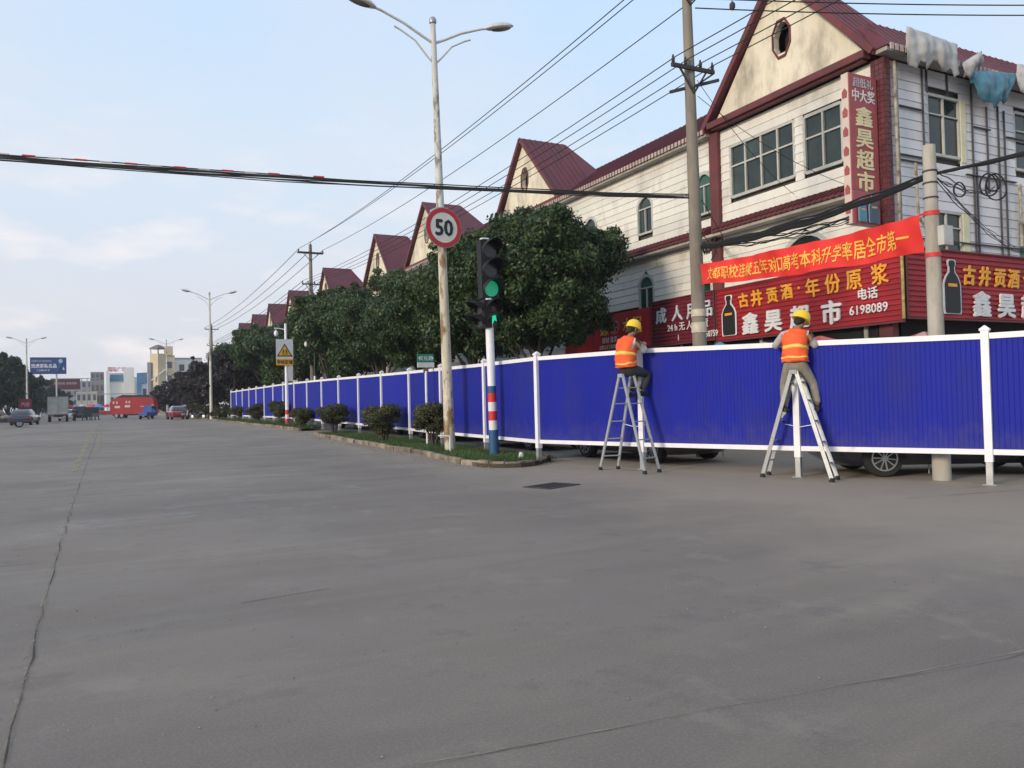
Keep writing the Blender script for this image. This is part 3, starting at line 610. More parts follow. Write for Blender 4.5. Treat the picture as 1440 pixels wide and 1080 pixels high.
def bottle(parent, f, u, z, s, mt, mo):
    o, uu, n = f; prof = [(.0, .20), (.05, .22), (.55, .22), (.66, .17), (.74, .10), (.78, .06), (.88, .055), (.89, .08), (.97, .085), (1.0, .05)]
    for k, (grow, mm, d0, d1, nm) in enumerate(((.06, mo, .045, .055, 'bottle_outline'), (0, mt, .056, .075, 'bottle_picture'))):
        pts = [(w+grow*.8, h*(1+grow*.6)-grow*.3) for h, w in prof]; ring = [(w, h) for w, h in pts]+[(-w, h) for w, h in pts[::-1]]
        P = lambda a, h, d: o+uu*(u+a*s)+n*(.12+d)+V((0, 0, z+h*s))
        MB().prism([P(a, h, d0) for a, h in ring], [P(a, h, d1) for a, h in ring]).build(nm, mm, parent, smooth=False, world=True)
    P = lambda a, h, d: o+uu*(u+a*s)+n*(.12+d)+V((0, 0, z+h*s)); q = [(-.13, .50), (.13, .50), (.13, .56), (-.13, .56)]
    MB().prism([P(a, h, .076) for a, h in q], [P(a, h, .08) for a, h in q]).build('bottle_label', yel, parent, smooth=False, world=True)
FS = fr((18.87, 0, 0), (0, 1, 0), (-1, 0, 0))     # sign plane along the road front (sign faces at x 18.75)
sg = ribbed('shop_sign', 'wide dark red ribbed shop sign with gold characters, a bottle and phone number', FS, 13.95, 21.05, 3.36, 5.1, sign_red)
up = MB(); up.fb(FS, 13.95, 16.4, .08, .14, 5.15, 5.5); up.build('sign_upper_panel', sign_red, sg, smooth=False, world=True)
X_ = 18.71
bottle(sg, FS, 20.45, 3.52, 1.32, lblack, whl)
for ch, y, z, s_ in (('古', 19.72, 4.42, .50), ('井', 19.12, 4.40, .56), ('贡', 18.45, 4.42, .52), ('酒', 17.85, 4.46, .50)):
    text_mb(ch, s_, (X_, y, z), (0, -1, 0), (.0, .12, 1), .03, .03, .95).build('character', yel, sg, smooth=False, world=True)
MB().ball((X_-.02, 17.38, 4.68), .05, 8, 6).build('character', yel, sg, world=True)
for ch, y in (('年', 16.85), ('份', 16.12), ('原', 15.38), ('浆', 14.55)):
    text_mb(ch, .60, (X_, y, 4.42+.02*(16-y)), (0, -1, 0), (.0, .08, 1), .022, .03, .92).build('character', yel, sg, smooth=False, world=True)
for ch, y in (('鑫', 19.45), ('昊', 18.45), ('超', 17.38), ('市', 16.2)):
    text_mb(ch, .72, (X_, y, 3.54), (0, -1, 0), (0, 0, 1), .03, .05, 1.05).build('character', whl, sg, smooth=False, world=True)
text_mb('电话', .34, (X_, 14.98, 4.08), (0, -1, 0), (0, 0, 1), .02, .02).build('lettering', whl, sg, smooth=False, world=True)
text_mb('6198089', .36, (X_, 14.97, 3.66), (0, -1, 0), (0, 0, 1), .015, .02, 1.0).build('lettering', whl, sg, smooth=False, world=True)
s2 = ribbed('shop_sign', 'maroon ribbed shop sign with pale characters, partly behind the utility pole', FS, 21.2, 24.72, 3.45, 5.1, sign_maroon)
whp = mat('letter_bluewhite', (.60, .66, .72), .5, .15)
for ch, y in (('成', 24.1), ('人', 23.15), ('用', 22.3), ('品', 21.55)): text_mb(ch, .62, (X_, y, 4.32), (0, -1, 0), (0, 0, 1), .02, .04, 1.05).build('character', whp, s2, smooth=False, world=True)
text_mb('24 h 无 人 售 货', .33, (X_, 22.62, 3.93), (0, -1, 0), (0, 0, 1), .018, .02, 1.0).build('lettering', whl, s2, smooth=False, world=True)
text_mb('1                    50759', .30, (X_, 22.1, 3.55), (0, -1, 0), (0, 0, 1), .018, .02, .85).build('lettering', whl, s2, smooth=False, world=True)
s3 = thing('shop_sign', 'plain red cloth shop sign with yellow characters behind the first worker', 'sign', (18.75, 27.8, 3.4))
MB().box(18.74, 18.8, 24.88, 28.9, 3.45, 4.98).build('sign_panel', sign_cloth, s3, smooth=False, world=True)
MB().prism([(18.74, 28.95, 3.45), (18.74, 31.3, 3.45), (18.74, 31.2, 4.1), (18.74, 30.6, 3.95), (18.74, 29.8, 4.05), (18.74, 28.95, 4.25)], [(18.8, 28.95, 3.45), (18.8, 31.3, 3.45), (18.8, 31.2, 4.1), (18.8, 30.6, 3.95), (18.8, 29.8, 4.05), (18.8, 28.95, 4.25)]).build('torn_panel', sign_cloth, s3, smooth=False, world=True)
text_mb('蜂', .62, (18.72, 28.0, 4.16), (0, -1, 0), (0, 0, 1), .02, .02).build('character', yelb, s3, smooth=False, world=True)
lg = MB(); 
for k in range(14):
    a, c = 2*math.pi*k/14, 2*math.pi*(k+1)/14
    lg.beam((18.73, 27.25+.3*math.cos(a), 4.4+.26*math.sin(a)), (18.73, 27.25+.3*math.cos(c), 4.4+.26*math.sin(c)), .03, .04)
lg.beam((18.73, 27.25, 4.2), (18.73, 27.25, 4.62), .03, .04); lg.beam((18.73, 27.05, 4.38), (18.73, 27.45, 4.38), .03, .04)
lg.build('emblem', mat('emblem_pink', (.75, .30, .28), .6), s3, smooth=False, world=True)
for ch, y in (('水', 26.35), ('泥', 25.65)): text_mb(ch, .60, (18.72, y, 4.2), (0, -1, 0), (0, 0, 1), .02, .02).build('character', yelb, s3, smooth=False, world=True)
text_mb('建材 批发', .26, (18.72, 27.6, 3.82), (0, -1, 0), (0, 0, 1), .012, .02).build('lettering', whl, s3, smooth=False, world=True)
text_mb('送货上门 价格优惠', .19, (18.72, 27.6, 3.56), (0, -1, 0), (0, 0, 1), .008, .02).build('lettering', whl, s3, smooth=False, world=True)
FS2 = fr((0, 14.05, 0), (1, 0, 0), (0, -1, 0))
s4 = ribbed('shop_sign', 'dark red ribbed shop sign on the side street front, behind the pale concrete pole', FS2, 18.9, 28.5, 3.45, 5.3, sign_red)
bottle(s4, FS2, 20.72, 3.6, 1.45, lblack, whl)
for ch, x in (('古', 21.45), ('井', 22.15), ('贡', 22.85), ('酒', 23.5)): text_mb(ch, .58, (x, 13.88, 4.46), (1, 0, 0), (.12, 0, 1), .03, .03, .95).build('character', yel, s4, smooth=False, world=True)
MB().ball((24.08, 13.87, 4.72), .055, 8, 6).build('character', yel, s4, world=True)
for ch, x in (('年', 24.6), ('份', 25.4), ('原', 26.2), ('浆', 27.0)): text_mb(ch, .62, (x, 13.88, 4.46), (1, 0, 0), (.1, 0, 1), .022, .03, .95).build('character', yel, s4, smooth=False, world=True)
for ch, x in (('鑫', 21.98), ('昊', 23.12), ('超', 24.25), ('市', 25.4)): text_mb(ch, .74, (x, 13.88, 3.6), (1, 0, 0), (0, 0, 1), .03, .05, 1.1).build('character', whl, s4, smooth=False, world=True)
MB().tube([(18.72, 13.9, 3.4), (18.72, 13.9, 5.5)], .04).build('corner_post', mat('post_yellow', (.5, .38, .12), .7, .4, 6), s4, world=True)
# blade sign on the corner
bs = thing('blade_sign', 'tall red vertical shop sign projecting from the building corner', 'sign', (18.3, 14.7, 6.0))
MB().box(17.76, 18.86, 14.62, 14.84, 6.0, 10.06).build('sign_box', mat('sign_side_cream', (.66, .55, .48), .6, .1, 2), bs, smooth=False, world=True)
MB().box(17.78, 18.85, 14.595, 14.618, 6.9, 10.05).build('sign_face', mat('sign_rose', (.38, .075, .08), .55, .12, spot=((.28, .09, .09), 1.5, .5, .8)), bs, smooth=False, world=True)
MB().box(17.78, 18.85, 14.595, 14.618, 6.01, 6.87).build('sign_face_lower', mat('sign_pink', (.42, .09, .10), .5, .12), bs, smooth=False, world=True)
text_mb('超低礼', .28, (18.31, 14.59, 9.72), (1, 0, 0), (0, 0, 1), .012, .008, .95).build('lettering', mat('letter_grey', (.5, .5, .52), .6), bs, smooth=False, world=True)
text_mb('中大奖', .36, (18.31, 14.59, 9.34), (1, 0, 0), (0, 0, 1), .02, .008, .85).build('lettering', whl, bs, smooth=False, world=True)
crm = mat('letter_cream', (.80, .70, .40), .6, .1)
for i, ch in enumerate('鑫昊超市'): text_mb(ch, .56, (18.31, 14.59, 8.70-i*.585), (1, 0, 0), (0, 0, 1), .024, .01, 1.25).build('character', crm, bs, smooth=False, world=True)
fbt = fr((0, 14.715, 0), (1, 0, 0), (0, -1, 0)); bottle(bs, fbt, 18.52, 6.06, .76, mat('bottle_blue', (.05, .09, .14), .4), mat('outline_blue', (.3, .5, .6), .5)); bottle(bs, fbt, 18.08, 6.06, .6, mat('bottle_cyan', (.07, .25, .36), .4), MATS['outline_blue'])
for k in range(7):      # small red emblems on the narrow edge
    z = 9.4-k*.52; MB().prism([(17.742, 14.66, z), (17.742, 14.80, z), (17.742, 14.81, z+.16), (17.742, 14.73, z+.26), (17.742, 14.65, z+.16)], [(17.757, 14.66, z), (17.757, 14.80, z), (17.757, 14.81, z+.16), (17.757, 14.73, z+.26), (17.757, 14.65, z+.16)]).build('edge_emblem', MATS['sign_rose'], bs, smooth=False, world=True)
for z in (6.5, 9.6): MB().beam((18.86, 14.7, z), (19.0, 14.7, z), .05, .05).build('bracket', iron, bs, smooth=False, world=True)

# ------------------------------------------------------------ row houses farther along (mostly behind the trees)
def house(y0, y1, g0, g1, yc, label):
    t = thing('gabled_building', label, 'building', (19, y0, 0)); 
    MB().box(19.02, 27, y0, y1, 0, 10.6).build('wall', mat('wall_render', (.66, .60, .52), .8, .12, .6, spot=((.36, .32, .28), .7, .5, .7)), t, smooth=False, world=True)
    main_roof(y0, y1, t); gable(t, g0, g1, yc, xb=21.3, xc=23.4, detail=False)
    for k in range(3):
        u = g0+.6+k*2.1; window(t, FX, u, u+1.3, 8.0, 9.5, 2, .6)
HL = ['second after', 'third after', 'fourth after', 'fifth after', 'sixth after', 'last of the row after']
gy = [(59.3, 'cream gabled building beyond the corner block, its gable just clear of the speed sign'), (75.6, 'cream gabled building whose gable shows right beside the far utility pole'),
      (91.7, 'gabled building with only its small red gable roof showing behind the far utility pole'), (104.4, 'gabled building third from the far end of the row, gable above the tree tops'),
      (117.0, 'gabled building next to the far end of the row, small gable above the trees'), (129.7, 'gabled building at the far end of the row with the smallest gable')]
ys = [54.1, 67.5, 83.5, 98, 110.7, 123.3, 138]
for i, (yc, lb) in enumerate(gy): house(ys[i]+.03, ys[i+1], yc-3.3, yc+3.3, yc, lb)

# ------------------------------------------------------------ hoarding fence
fence = thing('hoarding_fence', 'long site fence of blue ribbed steel panels with white posts and rails', 'fence', (9.2, 20, 0))
FP = [(14.6, 2.2), (13.45, 4.95), (12.26, 7.7), (11.04, 10.4), (9.93, 13.54), (9.04, 16.4)]+[(9.15 if k < 3 else 9.2+min(.1, .02*k), 16.4+3.15*k) for k in range(1, 18)]
def post_h(y): return 2.36+zg(y) if y < 9 else (2.42 if y < 12 else 2.5+zg(y))
def bot_h(y): return .48+zg(y)*1.05
for i, (x, y) in enumerate(FP):
    d = V((FP[min(i+1, len(FP)-1)][0]-FP[max(i-1, 0)][0], FP[min(i+1, len(FP)-1)][1]-FP[max(i-1, 0)][1], 0)).normalized()
    g = zg(y)+(.1 if 16.5 < y else 0); h = post_h(y); t = MB(); t.M = Matrix.Translation((x, y, 0)) @ Matrix.Rotation(math.atan2(d.y, d.x), 4, 'Z')
    bt = bot_h(y)-.12
    t.box(-.055, .055, -.06, .06, bt, h+.05); t.box(-.07, .07, -.075, .075, h+.05, h+.085)
    po = t.build('post', white_s, fence, smooth=False, world=True)
    c = MB(); c.M = t.M; c.rings([[(a*s_, q*s_, z) for a, q in ((-.06, -.06), (.06, -.06), (.06, .06), (-.06, .06))] for s_, z in ((1, h+.086), (.6, h+.11), (.12, h+.135))]); c.build('post_cap', white_s, po, smooth=False, world=True)
    c = MB(); c.M = t.M; c.box(-.045, .045, -.05, .05, g-.02, bt); c.box(-.09, .09, -.09, .09, g, g+.012); c.build('post_foot', galv, po, smooth=False, world=True)
patch_m = mat('fresh_concrete', (.40, .36, .30), .9, .15, 5, alpha_noise=(5, .42, .62, .6))
for i, (x, y) in enumerate(FP[:6]):
    rr = random.Random(i+5); n = 18; b = MB(); b.add([(x+(.42+.12*rr.random())*math.cos(k*6.283/n)*1.15, y+(.26+.1*rr.random())*math.sin(k*6.283/n), .0085) for k in range(n)], [tuple(range(n))]); struct(b.build('footing_patch', patch_m, smooth=False))
for i in range(len(FP)-1):
    p, q = V((*FP[i], 0)), V((*FP[i+1], 0)); d = (q-p).normalized(); n = V((-d.y, d.x, 0)); L_ = (q-p).length
    if n.x > 0: n = -n
    pa, qa = p+d*.06, q-d*.06; L2 = (qa-pa).length
    b0, b1, h0, h1 = bot_h(p.y), bot_h(q.y), post_h(p.y), post_h(q.y)
    nr = max(4, int(L2/.072)); vs = []; 
    for k in range(nr):      # box ribs
        for s0, dd in ((0, 0), (.70, 0), (.78, -.004), (.92, -.004)):
            f_ = (k+s0)/nr; P = pa+d*(L2*f_)+n*dd; vs.append((P, b0+(b1-b0)*f_, h0+(h1-h0)*f_))
    vs.append((qa, b1, h1)); m_ = len(vs)
    b = MB(); b.add([(v[0].x, v[0].y, v[1]+.06) for v in vs]+[(v[0].x, v[0].y, v[2]-.06) for v in vs], [(k, k+1, m_+k+1, m_+k) for k in range(m_-1)])
    pn = b.build('panel', blue, fence, smooth=False, world=True)
    md = pn.modifiers.new('s', 'SOLIDIFY'); md.thickness = .012
    MB().beam(pa+V((0, 0, h0-.035)), qa+V((0, 0, h1-.035)), .07, .09).build('top_rail', white_s, pn, smooth=False, world=True)
    MB().beam(pa+V((0, 0, b0+.035)), qa+V((0, 0, b1+.035)), .07, .085).build('bottom_rail', white_s, pn, smooth=False, world=True)
# small white stake
st = thing('marker_stake', 'short bent white stake in the grass before the round bush', 'stake', (8.3, 20.05, .12))
MB().tube([(0, 0, 0), (0, 0, .42), (-.02, .0, .45), (-.30, .1, .47)], .022, 6).build('rod', white_s, st)
# ------------------------------------------------------------ utility poles
PX = dict(big=(13.05, 15.3), low=(12.37, 8.58), far=(13.0, 56.4), far2=(13.0, 116))
def ins(b, p, h=.16): b.lathe([(.02, 0), (.05, .03), (.035, .06), (.05, .09), (.03, .13), (.02, h)], 8, p)
def big_pole(x, y, h, r0, r1, label, la, ua, lean=(0, 0)):
    t = thing('utility_pole', label, 'utility pole', (x, y, zg(y))); t.rotation_euler = (R(lean[0]), R(lean[1]), 0)
    MB().tube([(0, 0, -.1), (0, 0, h)], [r0, r1], 20).build('pole_shaft', concp, t)
    for z, w, kind in ((la, .66, 1), (ua, .9, 0)):
        a = MB(); a.beam((-w, -.14, z), (w, -.14, z), .07, .09); a.beam((-w, .14, z), (w, .14, z), .07, .09) if kind == 0 else None
        arm = a.build('crossarm', iron, t, smooth=False)
        b = MB(); b.beam((-w*.62, -.14, z-.04), (0, -.14, z-.62), .05, .03); b.beam((w*.62, -.14, z-.04), (0, -.14, z-.62), .05, .03); b.build('brace', iron, t, smooth=False)
        for k in ((-w+.05, -w*.35, w*.35, w-.05) if kind else (-w+.05, 0, w-.05)):
            c = MB(); ins(c, (k, -.14, z+.045), .2 if (kind or k) else .75); c.build('insulator', iron, arm)
    return t
lower = 9.55; upper = 11.75
bp_ = big_pole(*PX['big'], 12.3, .19, .11, 'tall brown concrete utility pole behind the fence with dark crossarms', lower, upper, (0, -.6))
b = MB(); b.beam((-.5, .16, 9.0), (.75, -.20, 9.35), .06, .07); b.beam((-.05, -.14, 9.05), (.62, -.14, 9.5), .05, .04); b.build('stay_arm', iron, bp_, smooth=False)
MB().tube([(0, 0, 3.05), (0, 0, 3.3)], [.186, .184], 16).build('notice_paper', mat('paper', (.6, .56, .42), .8, .2, 8), bp_)
MB().tube([(0, 0, 3.45), (0, 0, 3.62)], [.183, .182], 16).build('notice_paper', MATS['paper'], bp_)
red_b = plain('red_band', (.6, .03, .03)); white_b = plain('white_band', (.72, .70, .68)); blue_b = plain('blue_band', (.02, .09, .22))
bp2 = big_pole(*PX['far'], 12.6, .19, .11, 'utility pole farther down the road rising out of the trees', 9.75, 12.0, (0, 0))
bp3 = big_pole(*PX['far2'], 12.6, .19, .11, 'most distant utility pole just above the tree tops', 9.75, 12.0, (0, 0))
lp = thing('concrete_pole', 'short pale concrete pole behind the fence with a meter box and red ties', 'pole', (*PX['low'], 0)); lp.rotation_euler = (0, R(-.4), 0)
MB().tube([(0, 0, -.05), (0, 0, 5.6)], [.145, .10], 20).build('pole_shaft', concl, lp)
b = MB(); b.box(-.02, .22, -.22, -.1, 3.9, 4.22); b.box(.0, .2, -.224, -.219, 3.93, 4.19); b.build('meter_box', plain('box_grey', (.5, .5, .48)), lp, smooth=False)
for z in (3.72, 4.42): MB().tube([(0, 0, z), (0, 0, z+.07)], [.128, .126], 16).build('red_tie', red_b, lp)
for z in (4.7, 4.95, 5.15): MB().tube([(0, 0, z), (0, 0, z+.025)], .118, 14).build('pole_clamp', iron, lp)
# ------------------------------------------------------------ cables
def sag(p, q, s, n=24, wob=0, seed=0):
    p, q = V(p), V(q); rr = random.Random(seed); ph = rr.uniform(0, 6); out = []
    for i in range(n+1):
        t = i/n; v = p.lerp(q, t); v.z -= s*4*t*(1-t); 
        if wob: v += V((0, 0, wob*math.sin(t*23+ph)+wob*.5*math.sin(t*51+ph*2)))
        out.append(v)
    return out
def wire(p, q, s, r, label, group, name='power_line', mt=black, n=24):
    o = MB().tube(sag(p, q, s, n), r, 5).build(name, mt); return tag(o, label, 'cable', group)
for k in (-.61, -.23, .23, .61):
    on = {-.61: 'roadside', -.23: 'second', .23: 'third', .61: 'building side'}[k]
    wire((13.05+k, 15.16, lower+.22), (13+k, 56.26, 9.75+zg(56)+.22), .5, .013, on+' wire of the four running between the lower crossarms along the road', 'lower power lines between the poles')
    wire((13.05+k, 15.16, lower+.22), (13.3+k, -24, 9.9), .35, .013, on+' wire of the four climbing from the lower crossarm past the corner gable', 'lower power lines past the gable')
    wire((13+k, 56.26, 10.25), (13+k, 115.9, 10.25), .5, .02, on+' wire of the four between the lower arms of the two farthest poles', 'distant power lines')
for k in (-.85, 0, .85):
    on = {-.85: 'roadside', 0: 'raised middle', .85: 'building side'}[k]
    wire((13.05+k, 15.16, upper+.22+(0 if k else .55)), (13+k, 56.26, 12+zg(56)+.22+(0 if k else .55)), .5, .015, on+' upper power line slanting down the sky to the far utility pole', 'upper power lines')
    wire((13+k, 56.26, 12.5), (13+k, 115.9, 12.5), .6, .022, on+' upper power line beyond the far utility pole', 'distant upper power lines')
    wire((13.05+k, 15.16, upper+.22), (13.3+k, -24, 11.4), .35, .015, on+' upper power line climbing past the corner gable', 'upper power lines past the gable')
for z, z2, lab in ((11.35, 10.75, 'upper of two wires running from the pole top over the corner roof'), (11.1, 10.5, 'lower of two wires running from the pole top over the corner roof')):
    wire((13.1, 15.2, z), (24.5, 9.0, z2), .12, .016, lab, None)
    c = MB(); c.lathe([(.02, 0), (.07, .06), (.07, .16), (.02, .22)], 8, (13.85, 14.7, z-.13)); tag(c.build('strain_insulator', iron), 'dark strain insulator on the '+('upper' if z > 11.2 else 'lower')+' wire leaving the pole top', 'insulator')
def bundle(name, label, p, q, s, n, spread, r, wob=.02, seed=0, stripes=False):
    t = thing(name, label, 'cable', tuple(p)); rr = random.Random(seed)
    for i in range(n):
        a = V(p)+V((0, 0, rr.uniform(-spread, spread)*.4)); c = V(q)+V((0, 0, rr.uniform(-spread, spread)*.5))
        MB().tube(sag(a, c, s+rr.uniform(-.5, 1)*spread, 40, wob, rr.random()*99), r*rr.uniform(.6, 1.3), 5).build('cable', black, t, world=True)
    if stripes:
        P = sag(p, q, s, 120)
        for i in range(38, 84, 2):
            MB().tube([P[i]+V((0, 0, .03)), P[i+1]+V((0, 0, .03))], .020, 6).build('warning_sleeve', red_b if (i//2) % 2 else white_b, t, world=True)
    return t
bundle('cable_bundle', 'thick bundle of black cables with red and white sleeves slung across the road', (13.0, 15.3, 6.42), (-14.5, 21.2, 7.35), .32, 7, .10, .015, .012, 3, True)
bundle('cable_bundle', 'heavy sagging bundle of black cables between the tall pole and the short pale pole', (13.05, 15.3, 5.15), (12.37, 8.58, 5.12), .12, 9, .09, .022, .015, 5)
bundle('cable_bundle', 'heavy bundle of black cables leaving the short pale pole over the side street', (12.37, 8.58, 5.12), (15.4, 5.3, 5.85), .05, 7, .06, .022, .01, 8)
bundle('cable_bundle', 'loose black cables from the tall pole to the pilaster of the building', (13.05, 15.3, 5.3), (18.8, 21.1, 6.9), .25, 5, .12, .016, .03, 11)
bundle('cable_bundle', 'black cables strung along the facade above the wide red sign', (13.05, 15.3, 5.2), (18.8, 14.6, 6.5), .2, 5, .12, .016, .03, 14)
bundle('cable_bundle', 'tangle of thin service wires across the shaded side wall', (12.4, 8.5, 5.1), (24, 14.3, 7.7), .2, 4, .2, .008, .02, 15)
bundle('cable_bundle', 'thin service wires dropping from the short pole to the side sign', (12.4, 8.5, 5.0), (25.5, 14.2, 5.6), .25, 4, .2, .007, .02, 16)
for i, (a, c) in enumerate((((13.1, 15.2, 9.3), (18.85, 17.6, 7.6)), ((13.1, 15.2, 8.9), (18.9, 15.5, 7.3)), ((13.1, 15.25, 6.4), (18.9, 22.8, 7.5)))):
    wire(a, c, .25, .008, ['thin slack wire from the tall pole to the wall under the upper windows', 'thin slack wire from the tall pole to the corner under the roof', 'thin slack wire from the tall pole to the arched window wall'][i], None, 'service_wire')
cl = thing('cable_coil', 'coils of spare black cable hung beside the short pale pole', 'cable', (12.5, 8.4, 4.7))
for cx, cz, rr_ in ((12.22, 4.86, .11), (12.62, 4.92, .17), (12.68, 4.95, .13), (12.72, 4.88, .2)):
    for j in range(2):
        MB().tube([(cx+.4+rr_*math.cos(a)*.9+j*.02, 8.4-(cx-12)*.6+rr_*.3*math.sin(a*2)*.2-rr_*math.cos(a)*.3, cz-.05+rr_*math.sin(a)*1.1) for a in np.linspace(0, 6.28, 25)], .010, 5).build('loop', black, cl, world=True)
MB().tube([(13.0, 15.2, 5.6), (13.4, 15.0, 5.0), (13.2, 15.0, 4.8), (13.5, 14.9, 5.4), (13.05, 15.1, 6.3)], .012, 5).build('cable_loop', black, bp_, world=True)
# banner between the poles
def banner():
    t = thing('banner', 'long bright red cloth banner with yellow characters tied between the two concrete poles', 'banner', (12.4, 11.5, 4.1))
    A, B_ = V((12.95, 15.05, 0)), V((12.36, 8.76, 0)); zt = (4.70, 4.47); zb = (4.20, 3.84); nrm = V((-1, .15, 0)).normalized()
    def P(u, w, d=0):      # u 0..1 along, w 0 bottom..1 top
        p = A.lerp(B_, u); top = zt[0]+(zt[1]-zt[0])*u-.05*math.sin(math.pi*u); bot = zb[0]+(zb[1]-zb[0])*u-.07*math.sin(math.pi*u)+.015*math.sin(u*22)
        off = .045*math.sin(u*13+w*2)+.03*math.sin(u*31-w*4)+.018*math.sin(u*67+w*5)
        return p+nrm*(off+d)+V((0, 0, bot+(top-bot)*w))
    nx, nz = 80, 6; vs = [P(i/nx, j/nz) for j in range(nz+1) for i in range(nx+1)]; n = nx+1
    b = MB(); b.add(vs, [(j*n+i, j*n+i+1, (j+1)*n+i+1, (j+1)*n+i) for j in range(nz) for i in range(nx)]); o = b.build('cloth', banner_m, t, world=True, ang=180)
    L_ = (A-B_).length
    for i, ch in enumerate('文都职校连续五年对口高考本科升学率居全市第一'):
        uc = .045+i*(.92/22)+.018
        w = lambda a, h, d: P(uc+a/L_, .5+h*2.05, d+.004)
        text_mb(ch, .30, (0, 0, 0), (1, 0, 0), (0, 0, 1), .014, .006, .86, warp=lambda a, h, d: P(uc+a/L_, .24+h*2.0, d+.006)).build('character', yelb, t, smooth=False, world=True)
    for (u, w_) in ((0, 0), (0, 1), (1, 0), (1, 1)):
        p = P(u, w_); q = V((13.02, 15.2, p.z+.05)) if u == 0 else V((12.36, 8.62, p.z)); MB().tube([p, q], .018, 6).build('tie', red_b, t, world=True)
banner()
# ------------------------------------------------------------ street lamps
def lamp(x, y, label, h=12.05, sc=1., lean=(0, 0), peel=True):
    t = thing('street_lamp', label, 'street lamp', (x, y, zg(y)+.08), 0, 'double arm street lamps along the road'); t.rotation_euler = (R(lean[0]), R(lean[1]), 0)
    MB().tube([(0, 0, 0), (0, 0, 2.2), (0, 0, 5.6)], [.155, .14, .12], 16).build('pole_shaft', rust if peel else polew, t); MB().tube([(0, 0, 5.6), (0, 0, 6.5), (0, 0, h)], [.119, .113, .075], 16).build('upper_shaft', polep, t)
    MB().lathe([(.06, 0), (.10, .03), (.11, .1), (.08, .18), (.02, .22)], 12, (0, 0, h)).build('finial', galv, t)
    for s_, dz in ((-1, 0), (1, .0)):
        a = MB(); a.tube([(0, 0, h-.55), (s_*.35, 0, h-.38), (s_*.85, 0, h-.12), (s_*1.5, 0, h+.12), (s_*1.75, 0, h+.18)], [.04, .04, .038, .035, .035], 8)
        arm = a.build('lamp_arm', polew, t)
        a = MB(); a.tube([(0, 0, h-1.15), (s_*.2, 0, h-.95), (s_*.55, 0, h-.55), (s_*.95, 0, h-.33), (s_*1.15, 0, h-.25)], .026, 8); a.build('arm_stay', polew, arm)
        hd = MB(); ang = R(14)*s_; hd.M = Matrix.Translation((s_*2.1, 0, h+.27)) @ Matrix.Rotation(-ang, 4, 'Y')
        rs = []
        for q in range(11):
            u = -1+2*q/10; w = .17*max(.12, (1-abs(u)**2.6))**.55; 
            rs.append([(u*.46*s_, w*math.cos(k*math.pi/6), (.15 if math.sin(k*math.pi/6) > 0 else .06)*max(.15, (1-abs(u)**2.4))**.6*math.sin(k*math.pi/6)) for k in range(12)])
        hd.rings(rs); ho = hd.build('lamp_head', polew, arm)
        gl = MB(); gl.M = hd.M; gl.ball((0.04*s_, 0, -.045), .30, 12, 6, (1.15, .42, .22)); gl.build('lamp_glass', mat('lamp_lens', (.16, .15, .13), .2, .2), arm)
    return t
l1 = lamp(8.56, 20.68, 'tall double armed street lamp with peeling paint that carries the speed limit sign', lean=(0, -1.1))
lamp(9.0, 81.6, 'double armed street lamp far along the verge in front of the dark trees', 12.1, peel=False)
lamp(8.5, 136, 'small distant double armed street lamp on the building side, near the red lorry', 11.8, peel=False)
lamp(-10.2, 134, 'distant double armed street lamp across the road beside the blue billboard', 11.6, peel=False)
sg50 = thing('speed_sign', 'round red rimmed speed limit sign reading 50 strapped to the lamp pole', 'road sign', (8.36, 20.35, 6.32)); sg50.rotation_euler = (0, R(-1), R(6))
def disc(r, y0, y1, n=40, r2=0): 
    b = MB(); b.prism([(r*math.cos(2*math.pi*k/n), y0, r*math.sin(2*math.pi*k/n)) for k in range(n)], [(r*math.cos(2*math.pi*k/n), y1, r*math.sin(2*math.pi*k/n)) for k in range(n)]); return b
disc(.56, -.05, -.02).build('sign_back', galv, sg50, smooth=False)
rim = MB(); n = 48
for k in range(n):
    a, c = 2*math.pi*k/n, 2*math.pi*(k+1)/n; q = lambda an, r, y: (r*math.cos(an), y, r*math.sin(an))
    rim.prism([q(a, .42, -.062), q(a, .545, -.062), q(a, .545, -.051), q(a, .42, -.051)], [q(c, .42, -.062), q(c, .545, -.062), q(c, .545, -.051), q(c, .42, -.051)])
rim.build('sign_rim', plain('sign_rim_red', (.48, .025, .035)), sg50, smooth=False)
disc(.42, -.058, -.051).build('sign_face', plain('sign_white', (.70, .69, .63)), sg50, smooth=False)
text_mb('50', .62, (0.0, -.059, -.215), (1, 0, 0), (0, 0, 1), .032, .004, .92).build('lettering', lblack, sg50, smooth=False)
for z in (-.25, .52): MB().box(-.17, .17, -.019, .42, z, z+.05).build('clamp', galv, sg50, smooth=False)
